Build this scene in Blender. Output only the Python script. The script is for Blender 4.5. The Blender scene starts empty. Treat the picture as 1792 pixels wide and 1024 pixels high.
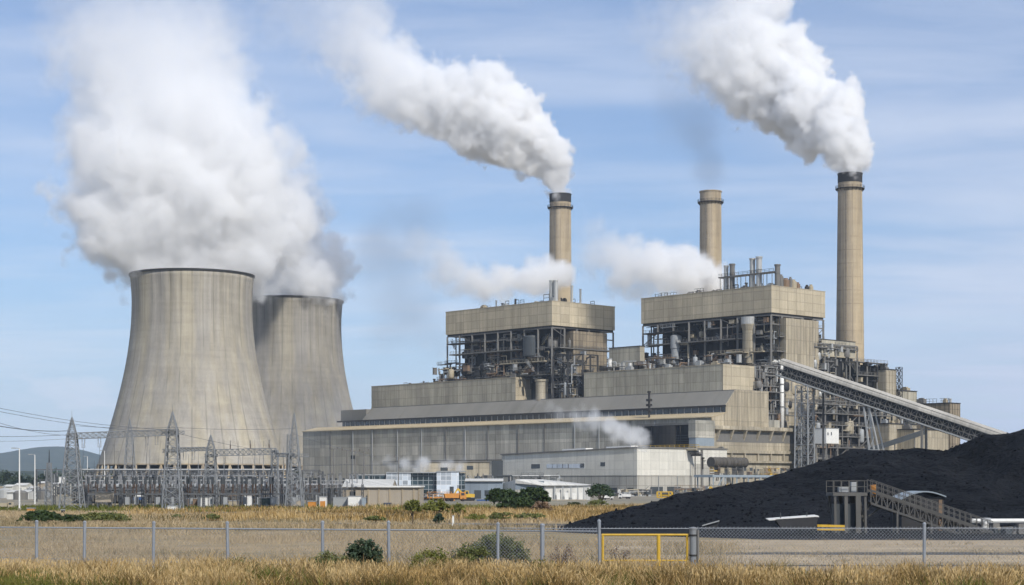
import bpy, math, random
import numpy as np
from mathutils import Vector, Matrix
random.seed(7)
SC = bpy.context.scene
COL = SC.collection
F = 3100.0; CX = 896.0; HZ = 845.0; CAMZ = 4.5
def P(px, py, Y):
    return Vector(((px-CX)/F*Y, Y, CAMZ+(HZ-py)/F*Y))
def G(px, Y, z=0.0):
    return Vector(((px-CX)/F*Y, Y, z))
def ZH(py, Y): return CAMZ+(HZ-py)/F*Y
U = Vector((-0.683, 0.731, 0.0)).normalized()     # plant axis, away to the left
V = Vector((0.731, 0.683, 0.0)).normalized()      # plant axis, away to the right
YAW = math.atan2(U.y, U.x)
UP = Vector((0, 0, 1))
def reach(c, d, px):
    k = (px-CX)/F
    return (k*c.y-c.x)/(d.x-k*d.y)

# ---------------------------------------------------------------- materials
class NT:
    def __init__(s, tree): s.t = tree; s.n = tree.nodes; s.l = tree.links
    def new(s, typ, ins=None, **kw):
        nd = s.n.new(typ)
        for k, v in kw.items(): setattr(nd, k, v)
        for k, v in (ins or {}).items(): s.put(nd.inputs[k], v)
        return nd
    def put(s, sock, v):
        if isinstance(v, bpy.types.NodeSocket): s.l.new(v, sock)
        else: sock.default_value = v
    def m(s, op, a, b=None, c=None, clamp=False):
        nd = s.n.new('ShaderNodeMath'); nd.operation = op; nd.use_clamp = clamp
        for i, v in enumerate((a, b, c)):
            if v is not None: s.put(nd.inputs[i], v)
        return nd.outputs[0]
    def vm(s, op, a, b=None, out=0):
        nd = s.n.new('ShaderNodeVectorMath'); nd.operation = op
        s.put(nd.inputs[0], a)
        if b is not None: s.put(nd.inputs[1], b)
        return nd.outputs[out]
    def sstep(s, x, a, b):
        nd = s.n.new('ShaderNodeMapRange'); nd.interpolation_type = 'SMOOTHSTEP'
        for i, v in enumerate((x, a, b, 0.0, 1.0)): s.put(nd.inputs[i], v)
        return nd.outputs[0]
    def lstep(s, x, a, b, c=0.0, d=1.0):
        nd = s.n.new('ShaderNodeMapRange')
        for i, v in enumerate((x, a, b, c, d)): s.put(nd.inputs[i], v)
        return nd.outputs[0]
    def noise(s, vec, scale, detail=4, rough=0.55, dist=0.0):
        nd = s.n.new('ShaderNodeTexNoise'); s.put(nd.inputs['Vector'], vec)
        nd.inputs['Scale'].default_value = scale; nd.inputs['Detail'].default_value = detail
        nd.inputs['Roughness'].default_value = rough; nd.inputs['Distortion'].default_value = dist
        return nd.outputs[0]
    def mix(s, f, a, b, blend='MIX'):
        nd = s.n.new('ShaderNodeMix'); nd.data_type = 'RGBA'; nd.blend_type = blend
        s.put(nd.inputs[0], f); s.put(nd.inputs[6], a); s.put(nd.inputs[7], b)
        return nd.outputs[2]
def rgba(c): return (c[0], c[1], c[2], 1.0)
def newmat(name):
    m = bpy.data.materials.new(name); m.use_nodes = True
    m.node_tree.nodes.clear()
    return m, NT(m.node_tree)
def finish(t, col, rough=0.8, metal=0.0, bump=None, bstr=0.3, bdist=0.1, spec=0.3):
    b = t.new('ShaderNodeBsdfPrincipled')
    t.put(b.inputs['Base Color'], col); t.put(b.inputs['Roughness'], rough)
    b.inputs['Metallic'].default_value = metal
    b.inputs['Specular IOR Level'].default_value = spec
    if bump is not None:
        bn = t.new('ShaderNodeBump', {'Height': bump}); bn.inputs['Strength'].default_value = bstr
        bn.inputs['Distance'].default_value = bdist
        t.l.new(bn.outputs[0], b.inputs['Normal'])
    o = t.new('ShaderNodeOutputMaterial'); t.l.new(b.outputs[0], o.inputs['Surface'])
    return b
def plain(name, c, rough=0.7, metal=0.0, var=0.25, scale=0.6, spec=0.3):
    m, t = newmat(name)
    g = t.new('ShaderNodeNewGeometry'); p = g.outputs['Position']
    n = t.noise(p, scale, 5, 0.6)
    st = t.vm('MULTIPLY', p, (2.2, 2.2, 0.25)); n2 = t.noise(st, scale, 3)
    f = t.m('ADD', t.m('MULTIPLY', n, var), t.m('MULTIPLY', n2, var))
    f = t.m('ADD', f, 1.0-var)
    col = t.vm('SCALE', c, None); t.put(col.node.inputs[3], f)
    finish(t, col, rough, metal, spec=spec)
    return m
# ---------------------------------------------------------------- mesh helpers
class MB:
    def __init__(s): s.v = []; s.f = []
    def add(s, vs, fs):
        o = len(s.v); s.v += [Vector(p) for p in vs]; s.f += [tuple(i+o for i in q) for q in fs]; return s
    def obox(s, o, a, b, c):
        o = Vector(o)
        vs = [o, o+a, o+a+b, o+b, o+c, o+a+c, o+a+b+c, o+b+c]
        fs = [(0, 3, 2, 1), (4, 5, 6, 7), (0, 1, 5, 4), (1, 2, 6, 5), (2, 3, 7, 6), (3, 0, 4, 7)]
        if a.cross(b).dot(c) < 0: fs = [q[::-1] for q in fs]
        return s.add(vs, fs)
    def box(s, c, sx, sy, sz, yaw=0.0):
        """box standing on c"""
        ax = Vector((math.cos(yaw), math.sin(yaw), 0))*sx; ay = Vector((-math.sin(yaw), math.cos(yaw), 0))*sy
        return s.obox(Vector(c)-ax/2-ay/2, ax, ay, UP*sz)
    def beam(s, p, q, w, h=None):
        p = Vector(p); q = Vector(q); h = h or w; d = q-p
        if d.length < 1e-6: return s
        x = d.cross(UP)
        if x.length < 1e-4*d.length: x = Vector((1, 0, 0)).cross(d)
        x = x.normalized()*w; y = x.cross(d).normalized()*h
        return s.obox(p-x/2-y/2, d, x, y)
    def tube(s, p, q, r0, r1=None, n=10, caps=True):
        p = Vector(p); q = Vector(q); r1 = r0 if r1 is None else r1; d = (q-p).normalized()
        x = d.cross(UP)
        if x.length < 1e-4: x = Vector((1, 0, 0))
        x.normalize(); y = d.cross(x)
        vs = []
        for c, r in ((p, r0), (q, r1)):
            for i in range(n):
                a = 2*math.pi*i/n; vs.append(c+x*(math.cos(a)*r)+y*(math.sin(a)*r))
        fs = [(i, i+n, (i+1) % n+n, (i+1) % n) for i in range(n)]
        if caps: fs += [tuple(range(n)), tuple(range(2*n-1, n-1, -1))]
        return s.add(vs, fs)
    def path(s, pts, r, n=8):
        for a, b in zip(pts, pts[1:]): s.tube(a, b, r, r, n)
        return s
    def lathe(s, c, prof, n=48, cap=False, a0=0.0, a1=2*math.pi):
        c = Vector(c); full = abs(a1-a0-2*math.pi) < 1e-6; m = n if full else n+1; vs = []; fs = []
        for r, z in prof:
            for i in range(m):
                a = a0+(a1-a0)*i/n; vs.append(c+Vector((math.cos(a)*r, math.sin(a)*r, z)))
        for k in range(len(prof)-1):
            for i in range(n):
                j = (i+1) % m; fs.append((k*m+i, k*m+j, (k+1)*m+j, (k+1)*m+i))
        if cap: fs.append(tuple((len(prof)-1)*m+i for i in range(m)))
        return s.add(vs, fs)
    def prism(s, poly, d):
        n = len(poly); vs = [Vector(p) for p in poly]+[Vector(p)+d for p in poly]
        fs = [tuple(range(n-1, -1, -1)), tuple(range(n, 2*n))]+[(i, (i+1) % n, (i+1) % n+n, i+n) for i in range(n)]
        return s.add(vs, fs)
    def lattice(s, p, q, w0, w1, n, leg=0.14, br=0.08, ref=None):
        """four-legged lattice mast from p to q (any direction)"""
        p = Vector(p); q = Vector(q); d = q-p
        if abs(d.normalized().z) > 0.9: x = (ref or Vector((1, 0, 0))).copy(); x = (x-d*(x.dot(d)/d.dot(d))).normalized()
        else: x = UP-d*(UP.dot(d)/d.dot(d)); x.normalize()
        y = d.cross(x).normalized()
        def cn(t):
            w = (w0+(w1-w0)*t)/2; c = p+d*t
            return [c+x*w+y*w, c-x*w+y*w, c-x*w-y*w, c+x*w-y*w]
        # panels get shorter as the mast narrows
        ts = [0.0]; w = 1.0
        rat = (max(w1, 0.15*w0)/w0)**(1.0/n)
        tot = sum(rat**i for i in range(n)); acc = 0
        for i in range(n): acc += rat**i/tot; ts.append(acc)
        prev = cn(0)
        for i, t in enumerate(ts[1:]):
            cur = cn(t)
            for k in range(4):
                j = (k+1) % 4
                s.beam(prev[k], cur[k], leg)
                s.beam(prev[k], cur[j], br); s.beam(prev[j], cur[k], br)
                s.beam(cur[k], cur[j], br)
            prev = cur
        return s
    def build(s, name, mat=None, parent=None, smooth=False, loc=None):
        me = bpy.data.meshes.new(name); o = bpy.data.objects.new(name, me)
        off = Vector((0, 0, 0))
        if parent is not None:
            r = parent
            while r.parent: r = r.parent
            off = r.location
        elif loc is not None: off = Vector(loc)
        me.from_pydata([tuple(p-off) for p in s.v], [], s.f); me.update()
        if mat: me.materials.append(mat)
        if smooth:
            me.polygons.foreach_set('use_smooth', [True]*len(me.polygons))
        COL.objects.link(o)
        if parent is not None: o.parent = parent
        else: o.location = off
        return o
def tag(o, label, cat, group=None, kind=None):
    o['label'] = label
    if cat: o['category'] = cat
    if group: o['group'] = group
    if kind: o['kind'] = kind
    return o
def thing(name, label, cat, loc=(0, 0, 0), group=None):
    o = bpy.data.objects.new(name, None); COL.objects.link(o); o.location = loc
    o.empty_display_size = 0.5
    return tag(o, label, cat, group)
def struct(o): o['kind'] = 'structure'; return o
def dup(root, loc, label=None, group=None, rz=None, scale=None):
    r = root.copy(); COL.objects.link(r); r.location = loc
    if rz is not None: r.rotation_euler = (0, 0, rz)
    if scale: r.scale = (scale,)*3
    if label: r['label'] = label
    if group: r['group'] = group
    for ch in list(root.children):
        c = ch.copy(); COL.objects.link(c); c.parent = r
        for g in list(ch.children):
            d = g.copy(); COL.objects.link(d); d.parent = c
    return r
class Block:
    """a building block with its near corner on pixel pxc at distance Y, faces along the plant axes"""
    def __init__(s, pxc, Y, pxl, pxr, ytop, ybot=None, a=None, b=None):
        s.c = G(pxc, Y); s.Y = Y
        s.a = a if a is not None else reach(s.c, U, pxl); s.b = b if b is not None else reach(s.c, V, pxr)
        s.z1 = ZH(ytop, Y); s.z0 = 0.0 if ybot is None else ZH(ybot, Y)
    def pt(s, a, b, z): return Vector((s.c.x+U.x*a+V.x*b, s.c.y+U.y*a+V.y*b, z))
    def mb(s, m=None, grow=0.0):
        m = m or MB()
        return m.obox(s.pt(-grow, -grow, s.z0), U*(s.a+2*grow), V*(s.b+2*grow), UP*(s.z1-s.z0))
    def sub(s, a0, a1, b0, b1, z0, z1, m=None):
        m = m or MB()
        return m.obox(s.pt(a0, b0, z0), U*(a1-a0), V*(b1-b0), UP*(z1-z0))

def panel(name, c, ps=4.0, pz=3.0, lw=0.28, ls=0.35, streak=0.3, patch=0.10, rough=0.75, zband=None, rib=0.0, stain=(0.55, 0.50, 0.45)):
    """profiled cladding or precast panels: joints, panel-to-panel tone, rain streaks and rust-brown stains"""
    m, t = newmat(name)
    pos = t.new('ShaderNodeNewGeometry').outputs['Position']
    su = t.vm('DOT_PRODUCT', pos, U, out=1); sv = t.vm('DOT_PRODUCT', pos, V, out=1)
    z = t.new('ShaderNodeSeparateXYZ', {0: pos}).outputs[2]
    # which way the wall faces decides which plant axis runs along it
    nr = t.new('ShaderNodeNewGeometry').outputs['True Normal']
    fu = t.m('GREATER_THAN', t.m('ABSOLUTE', t.vm('DOT_PRODUCT', nr, V, out=1)), 0.5)
    s = t.m('ADD', t.m('MULTIPLY', su, fu), t.m('MULTIPLY', sv, t.m('SUBTRACT', 1.0, fu)))
    def line(x, p, w):
        f = t.m('FRACT', t.m('DIVIDE', x, p)); d = t.m('MULTIPLY', t.m('MINIMUM', f, t.m('SUBTRACT', 1.0, f)), p)
        return t.m('SUBTRACT', 1.0, t.sstep(d, w*0.4, w*0.75))
    ln = t.m('MAXIMUM', line(s, ps, lw), t.m('MULTIPLY', line(z, pz, lw), 0.75))
    cell = t.new('ShaderNodeCombineXYZ', {0: t.m('FLOOR', t.m('DIVIDE', s, ps)), 1: t.m('FLOOR', t.m('DIVIDE', z, pz)), 2: fu}).outputs[0]
    wn = t.new('ShaderNodeTexWhiteNoise', {'Vector': cell}).outputs[0]
    sc = t.new('ShaderNodeCombineXYZ', {0: s, 1: t.m('MULTIPLY', z, 0.06), 2: fu}).outputs[0]
    st = t.noise(sc, 0.9, 5, 0.65); st2 = t.noise(sc, 0.16, 3, 0.5)
    big = t.noise(pos, 0.045, 4, 0.6)
    f = t.m('SUBTRACT', 1.0, t.m('MULTIPLY', ln, ls))
    f = t.m('MULTIPLY', f, t.lstep(wn, 0, 1, 1-patch, 1+patch))
    f = t.m('MULTIPLY', f, t.lstep(st, 0.25, 0.75, 1-streak, 1+streak*0.5))
    f = t.m('MULTIPLY', f, t.lstep(st2, 0.3, 0.7, 1-streak*0.6, 1+streak*0.4))
    f = t.m('MULTIPLY', f, t.lstep(big, 0.3, 0.7, 0.9, 1.08))
    col = rgba(c)
    if zband:      # real change of cladding colour above a height: [(z, colour)]
        for zz, cc in zband: col = t.mix(t.m('GREATER_THAN', z, zz), col, rgba(cc))
    sm = t.m('MULTIPLY', t.sstep(t.noise(sc, 0.35, 6, 0.7), 0.56, 0.8), 0.7)
    col = t.mix(sm, col, t.mix(1.0, col, rgba(stain), 'MULTIPLY'))
    o = t.vm('SCALE', col); t.put(o.node.inputs[3], f)
    finish(t, o, rough, bump=t.noise(sc, 4.0, 2), bstr=0.15, bdist=0.1)
    return m
def shell_mat(name, c, ring=1.6, sect=64, streak=0.35, R=35.0, top=105.0, topdark=0.25, ringstr=0.10):
    """slip-formed concrete: faint lift rings, vertical board joints, streaks of weather running down"""
    m, t = newmat(name)
    ob = t.new('ShaderNodeTexCoord').outputs['Object']
    sp = t.new('ShaderNodeSeparateXYZ', {0: ob}); x, y, z = sp.outputs
    an = t.m('ARCTAN2', y, x)
    sa = t.m('MULTIPLY', an, R)
    def line(v, p, w):
        f = t.m('FRACT', t.m('DIVIDE', v, p)); d = t.m('MULTIPLY', t.m('MINIMUM', f, t.m('SUBTRACT', 1.0, f)), p)
        return t.m('SUBTRACT', 1.0, t.sstep(d, w*0.4, w*0.8))
    seam = t.m('MULTIPLY', t.m('MULTIPLY', line(sa, 2*math.pi*R/sect, 0.5), t.sstep(t.noise(ob, 0.06, 3), 0.35, 0.6)), 0.26)
    rg = t.m('MULTIPLY', t.m('MULTIPLY', line(z, ring, 0.3), t.sstep(t.noise(ob, 0.05, 3), 0.4, 0.65)), ringstr)
    sv = t.new('ShaderNodeCombineXYZ', {0: t.m('MULTIPLY', x, 1.0), 1: y, 2: t.m('MULTIPLY', z, 0.035)}).outputs[0]
    st = t.noise(sv, 0.35, 6, 0.68); st2 = t.noise(sv, 0.08, 4, 0.6)
    hv = t.new('ShaderNodeCombineXYZ', {0: t.m('MULTIPLY', x, 0.1), 1: t.m('MULTIPLY', y, 0.1), 2: z}).outputs[0]
    hb = t.noise(hv, 0.45, 4, 0.6)
    f = t.m('SUBTRACT', 1.0, t.m('MAXIMUM', seam, rg))
    f = t.m('MULTIPLY', f, t.lstep(st, 0.25, 0.75, 1-streak, 1+streak*0.45))
    f = t.m('MULTIPLY', f, t.lstep(st2, 0.3, 0.7, 1-streak*0.5, 1+streak*0.35))
    f = t.m('MULTIPLY', f, t.lstep(hb, 0.3, 0.7, 0.93, 1.06))
    f = t.m('MULTIPLY', f, t.lstep(t.noise(ob, 0.055, 6, 0.65, 0.6), 0.3, 0.7, 0.86, 1.1))
    warm = t.sstep(t.noise(sv, 0.13, 4), 0.35, 0.68)
    # soot and damp running down from the rim
    run = t.m('MULTIPLY', t.m('MULTIPLY', t.sstep(z, top*0.55, top), t.sstep(t.noise(sv, 0.5, 4), 0.35, 0.7)), topdark)
    f = t.m('MULTIPLY', f, t.m('SUBTRACT', 1.0, run))
    o = t.vm('SCALE', t.mix(warm, rgba((c[0]*0.93, c[1]*0.95, c[2]*1.0)), rgba((c[0]*1.05, c[1]*1.03, c[2]*0.94)))); t.put(o.node.inputs[3], f)
    finish(t, o, 0.85, bump=st, bstr=0.2, bdist=0.2)
    return m
def attr_mat(name, cols, rough=0.7, attr='tint', trans=0.0, noise=0.0):
    """leaves and blades: each face carries its own random tint"""
    m, t = newmat(name)
    a = t.new('ShaderNodeAttribute', attribute_name=attr)
    r = t.new('ShaderNodeValToRGB'); e = r.color_ramp.elements
    n = len(cols)
    e[0].position = 0; e[0].color = rgba(cols[0]); e[1].position = 1; e[1].color = rgba(cols[-1])
    for i in range(1, n-1):
        x = e.new(i/(n-1)); x.color = rgba(cols[i])
    f = a.outputs['Fac']
    if noise:
        g = t.new('ShaderNodeNewGeometry').outputs['Position']
        f = t.m('ADD', f, t.m('MULTIPLY', t.m('SUBTRACT', t.noise(g, 0.12, 4, 0.6), 0.5), noise), clamp=True)
    t.put(r.inputs[0], f)
    finish(t, r.outputs[0], rough, spec=0.15)
    return m
M = {}
M['tower'] = shell_mat('tower_concrete', (0.375, 0.34, 0.28), ring=3.2, sect=36, R=35, streak=0.26, top=105)
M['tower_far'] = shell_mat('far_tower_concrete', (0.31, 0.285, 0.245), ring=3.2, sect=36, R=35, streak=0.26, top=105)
M['chimney'] = shell_mat('chimney_concrete', (0.43, 0.35, 0.245), ring=6.5, sect=8, R=6, streak=0.3, top=160, ringstr=0.3)
M['beige'] = panel('beige_cladding', (0.465, 0.40, 0.285), ps=6.0, pz=3.9, ls=0.3, streak=0.22)
M['beige_dirty'] = panel('weathered_beige_cladding', (0.40, 0.345, 0.25), ps=2.2, pz=6.2, ls=0.3, streak=0.38)
M['grey_beige'] = panel('grey_beige_cladding', (0.42, 0.385, 0.30), ps=3.6, pz=4.4, ls=0.28, streak=0.34)
M['hall'] = panel('grey_hall_cladding', (0.475, 0.445, 0.375), ps=4.8, pz=4.6, ls=0.26, streak=0.32, patch=0.15, zband=[(24.6, (0.345, 0.33, 0.28))])
M['fascia'] = panel('brown_grey_fascia_sheet', (0.21, 0.20, 0.175), ps=300, pz=300, ls=0.0, streak=0.10, patch=0.02)
M['roof_tan'] = panel('tan_roof_sheet', (0.44, 0.36, 0.23), ps=1.6, pz=30, ls=0.14, streak=0.2)
M['concrete'] = panel('weathered_concrete', (0.40, 0.35, 0.26), ps=9.0, pz=3.4, ls=0.25, streak=0.45, patch=0.08)
M['drum'] = panel('brown_drum_sheet', (0.10, 0.09, 0.077), ps=2.0, pz=30, ls=0.3, streak=0.4)
M['brown_grid'] = panel('brown_ribbed_cladding', (0.29, 0.24, 0.17), ps=2.4, pz=3.2, ls=0.45, streak=0.4)
M['white_clad'] = panel('white_wall_sheet', (0.63, 0.605, 0.53), ps=5.0, pz=3.2, ls=0.16, streak=0.14, patch=0.05, lw=0.2, zband=None)
M['ware_low'] = panel('grey_base_panels', (0.42, 0.40, 0.35), ps=3.7, pz=3.4, ls=0.38, streak=0.2, patch=0.06, lw=0.22)
M['pale_shed'] = panel('pale_shed_sheet', (0.62, 0.61, 0.57), ps=2.0, pz=9, ls=0.12, streak=0.15, patch=0.03, lw=0.1)
M['slate_shed'] = panel('slate_blue_sheet', (0.21, 0.25, 0.29), ps=1.5, pz=9, ls=0.15, streak=0.18, patch=0.04, lw=0.1)
M['tan_wall'] = panel('tan_block_wall', (0.37, 0.32, 0.25), ps=2.0, pz=5.0, ls=0.06, streak=0.12, patch=0.03, lw=0.1)
M['steel_dark'] = plain('dark_sooty_steel', (0.032, 0.031, 0.031), 0.6, var=0.5)
M['steel_mid'] = plain('weathered_grey_steel', (0.155, 0.148, 0.135), 0.55, var=0.35)
M['steel_tan'] = plain('tan_painted_steel', (0.36, 0.31, 0.22), 0.6, var=0.35)
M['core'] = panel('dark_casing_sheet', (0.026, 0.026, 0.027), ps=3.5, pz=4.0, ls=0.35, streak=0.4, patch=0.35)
M['rust'] = plain('rusty_orange_steel', (0.19, 0.13, 0.085), 0.8, var=0.5, scale=1.2)
M['duct'] = plain('galvanised_duct', (0.42, 0.42, 0.40), 0.45, 0.3, var=0.3)
M['galv'] = plain('galvanised_steel', (0.235, 0.245, 0.25), 0.5, 0.25, var=0.2, scale=1.5)
M['yard_steel'] = plain('dimmed_yard_steel', (0.10, 0.096, 0.088), 0.6, var=0.4)  # steel colour darkened to carry the dimming of a translucent overlay
M['galv_old'] = plain('weathered_yard_steel', (0.115, 0.12, 0.125), 0.5, 0.25, var=0.4, scale=1.5)
M['galv_fence'] = plain('galvanised_fence_steel', (0.275, 0.295, 0.32), 0.5, 0.3, var=0.3, scale=6)
M['wire'] = plain('dark_wire', (0.10, 0.11, 0.13), 0.5, 0.3, var=0.1)
M['insul'] = plain('white_porcelain', (0.30, 0.30, 0.30), 0.35, var=0.12)
M['insul_br'] = plain('brown_porcelain', (0.11, 0.075, 0.055), 0.35, var=0.2)
M['white'] = plain('white_paint', (0.68, 0.67, 0.63), 0.5, var=0.18, scale=1.0)
M['grey'] = plain('grey_paint', (0.30, 0.31, 0.31), 0.5, var=0.2)
M['dgrey'] = plain('dark_grey_paint', (0.055, 0.062, 0.067), 0.5, var=0.3)
M['green_box'] = plain('dark_green_paint', (0.06, 0.085, 0.08), 0.5, var=0.3)
M['blue'] = plain('blue_paint', (0.045, 0.10, 0.24), 0.5, var=0.25)
M['navy'] = plain('navy_paint', (0.03, 0.05, 0.10), 0.5, var=0.3)
M['orange'] = plain('orange_paint', (0.50, 0.22, 0.05), 0.5, var=0.25, scale=1.5)
M['yellow'] = plain('yellow_paint', (0.55, 0.345, 0.04), 0.45, var=0.4, scale=2.5)
M['black'] = plain('black_rubber', (0.02, 0.02, 0.022), 0.7, var=0.3)
M['black_band'] = plain('soot_black_band', (0.035, 0.035, 0.037), 0.8, var=0.4)
M['roof_pale'] = panel('pale_roof_sheet', (0.56, 0.55, 0.51), ps=1.8, pz=40, ls=0.12, streak=0.2, patch=0.05)
M['gallery_roof'] = panel('gallery_roof_sheet', (0.42, 0.395, 0.345), ps=3.0, pz=60, ls=0.14, streak=0.25, patch=0.06)
M['bluegrey'] = plain('blue_grey_paint', (0.24, 0.28, 0.31), 0.5, var=0.25)
M['wood'] = plain('weathered_timber', (0.22, 0.17, 0.12), 0.85, var=0.4, scale=3)
def glass_mat(name, c, ps, pz, line=(0.3, 0.32, 0.33), rough=0.12):
    m, t = newmat(name)
    pos = t.new('ShaderNodeNewGeometry').outputs['Position']
    s = t.vm('DOT_PRODUCT', pos, Vector((0.97, 0.25, 0)), out=1)
    z = t.new('ShaderNodeSeparateXYZ', {0: pos}).outputs[2]
    def ln(x, p, w):
        f = t.m('FRACT', t.m('DIVIDE', x, p)); d = t.m('MULTIPLY', t.m('MINIMUM', f, t.m('SUBTRACT', 1.0, f)), p)
        return t.m('SUBTRACT', 1.0, t.sstep(d, w*0.4, w*0.7))
    l = t.m('MAXIMUM', ln(s, ps, 0.12), ln(z, pz, 0.12))
    cell = t.new('ShaderNodeCombineXYZ', {0: t.m('FLOOR', t.m('DIVIDE', s, ps)), 1: t.m('FLOOR', t.m('DIVIDE', z, pz))}).outputs[0]
    wn = t.new('ShaderNodeTexWhiteNoise', {'Vector': cell}).outputs[0]
    cc = t.vm('SCALE', c); t.put(cc.node.inputs[3], t.lstep(wn, 0, 1, 0.6, 1.5))
    finish(t, t.mix(l, cc, rgba(line)), t.lstep(l, 0, 1, rough, 0.6), spec=0.6)
    return m
M['glass_dark'] = glass_mat('dark_teal_glass', (0.035, 0.055, 0.065), 1.5, 1.3)
M['glass_pale'] = glass_mat('pale_translucent_panels', (0.42, 0.46, 0.50), 1.5, 1.3, line=(0.62, 0.64, 0.65))
M['glass_win'] = plain('dark_window_glass', (0.05, 0.06, 0.07), 0.15, var=0.5, scale=0.3, spec=0.6)
def coal_mat():
    m, t = newmat('coal')
    pos = t.new('ShaderNodeNewGeometry').outputs['Position']
    n = t.noise(pos, 0.9, 8, 0.7); n2 = t.noise(pos, 0.07, 4, 0.6)
    vo = t.new('ShaderNodeTexVoronoi', {'Vector': pos, 'Scale': 1.7}).outputs['Distance']
    f = t.m('ADD', t.m('MULTIPLY', n, 0.8), t.m('MULTIPLY', n2, 0.9))
    r = t.new('ShaderNodeValToRGB'); e = r.color_ramp.elements
    e[0].position = 0.62; e[0].color = (0.0015, 0.002, 0.003, 1); e[1].position = 1.0; e[1].color = (0.013, 0.0145, 0.0175, 1)
    dust = t.m('MULTIPLY', t.sstep(t.noise(t.vm('MULTIPLY', pos, (1.0, 0.5, 1.0)), 0.11, 7, 0.68, 0.8), 0.50, 0.72), 0.75)
    t.put(r.inputs[0], f)
    h = t.m('ADD', t.m('MULTIPLY', n, 1.0), t.m('MULTIPLY', vo, 0.5))
    finish(t, t.mix(dust, r.outputs[0], (0.026, 0.027, 0.030, 1.0)), 0.75, bump=h, bstr=1.0, bdist=0.9, spec=0.06)
    return m
M['coal'] = coal_mat()
def ground_mat(name, cols, scales=(0.02, 0.25), bump=0.4):
    m, t = newmat(name)
    pos = t.new('ShaderNodeNewGeometry').outputs['Position']
    a = t.noise(pos, scales[0], 6, 0.62, 0.5); b = t.noise(pos, scales[1], 6, 0.7)
    sx = t.noise(t.vm('MULTIPLY', pos, (0.12, 1.0, 1.0)), 0.11, 4, 0.6)
    c1 = t.mix(t.sstep(a, 0.38, 0.62), rgba(cols[0]), rgba(cols[1]))
    c2 = t.mix(t.m('MULTIPLY', t.sstep(sx, 0.48, 0.66), 0.75), c1, rgba(cols[2]))
    o = t.vm('SCALE', c2); t.put(o.node.inputs[3], t.lstep(b, 0.25, 0.75, 0.68, 1.28))
    finish(t, o, 0.95, bump=b, bstr=bump, bdist=0.3, spec=0.1)
    return m
M['ground'] = ground_mat('dry_field', ((0.36, 0.27, 0.155), (0.27, 0.215, 0.12), (0.20, 0.17, 0.105)))
M['yard'] = ground_mat('yard_gravel', ((0.22, 0.20, 0.165), (0.27, 0.24, 0.18), (0.15, 0.155, 0.10)))
M['road'] = ground_mat('worn_asphalt', ((0.105, 0.105, 0.105), (0.13, 0.125, 0.12), (0.09, 0.09, 0.09)))
M['track'] = ground_mat('dark_gravel_track', ((0.085, 0.083, 0.08), (0.115, 0.108, 0.10), (0.15, 0.13, 0.10)))
M['dirt'] = ground_mat('pale_dirt', ((0.43, 0.345, 0.235), (0.37, 0.295, 0.195), (0.30, 0.245, 0.17)), scales=(0.05, 0.6))
M['coal_dust'] = ground_mat('coal_dust', ((0.007, 0.0085, 0.011), (0.012, 0.014, 0.017), (0.024, 0.025, 0.026)))
M['hill'] = ground_mat('forested_hill', ((0.022, 0.036, 0.022), (0.04, 0.052, 0.032), (0.07, 0.075, 0.05)), scales=(0.003, 0.02))
M['grass_dry'] = attr_mat('dry_grass_blades', [(0.05, 0.045, 0.015), (0.12, 0.085, 0.03), (0.25, 0.16, 0.055), (0.37, 0.25, 0.10), (0.52, 0.39, 0.20), (0.30, 0.20, 0.07)], noise=1.1)
M['grass_field'] = attr_mat('pale_field_grass', [(0.15, 0.135, 0.075), (0.29, 0.225, 0.13), (0.42, 0.33, 0.20), (0.34, 0.26, 0.155)], noise=1.0)
M['grass_green'] = attr_mat('green_weed_blades', [(0.04, 0.055, 0.012), (0.085, 0.10, 0.02), (0.14, 0.145, 0.03), (0.20, 0.18, 0.05)], noise=0.3)
M['leaf_dark'] = attr_mat('dark_leaves', [(0.018, 0.032, 0.014), (0.035, 0.058, 0.022), (0.06, 0.085, 0.03)])
M['leaf_blue'] = attr_mat('blue_green_leaves', [(0.025, 0.042, 0.026), (0.05, 0.078, 0.044), (0.085, 0.115, 0.065)])
M['leaf_olive'] = attr_mat('olive_leaves', [(0.055, 0.07, 0.022), (0.115, 0.13, 0.042), (0.20, 0.20, 0.075)])
M['leaf_lime'] = attr_mat('yellow_green_leaves', [(0.07, 0.09, 0.02), (0.14, 0.15, 0.035), (0.22, 0.21, 0.06)])
M['twig_brown'] = attr_mat('dry_brown_twigs', [(0.13, 0.085, 0.05), (0.21, 0.14, 0.09), (0.28, 0.20, 0.13)])
M['bark'] = plain('bark', (0.10, 0.075, 0.05), 0.9, var=0.4, scale=4)
SKY_TINT = (0.68, 0.825, 1.0); CLOUD_COL = (6.4, 6.95, 8.1); VEIL_COL = (4.7, 5.5, 7.2)
HAZE = 0.00006
# ---------------------------------------------------------------- camera, sun, sky
cd = bpy.data.cameras.new('camera'); cam = bpy.data.objects.new('camera', cd); COL.objects.link(cam)
cam.location = (0, 0, CAMZ); cam.rotation_euler = (math.radians(90), 0, 0)
cd.sensor_width = 36; cd.lens = 36*F/1792; cd.shift_y = (HZ-512)/1792
cd.clip_start = 1; cd.clip_end = 40000
SC.camera = cam
SUN_EL = math.radians(40); SUN_AZ = math.atan2(0.52, -0.854)
sd = bpy.data.lights.new('sun', 'SUN'); sd.energy = 3.6; sd.angle = math.radians(0.5); sd.color = (1.0, 0.955, 0.885)
so = bpy.data.objects.new('sun', sd); COL.objects.link(so); so.location = (300, -300, 400)
to_sun = Vector((math.sin(SUN_AZ)*math.cos(SUN_EL), math.cos(SUN_AZ)*math.cos(SUN_EL), math.sin(SUN_EL)))
so.rotation_euler = to_sun.to_track_quat('Z', 'Y').to_euler()
wd = bpy.data.worlds.new('World'); SC.world = wd; wd.use_nodes = True
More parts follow.
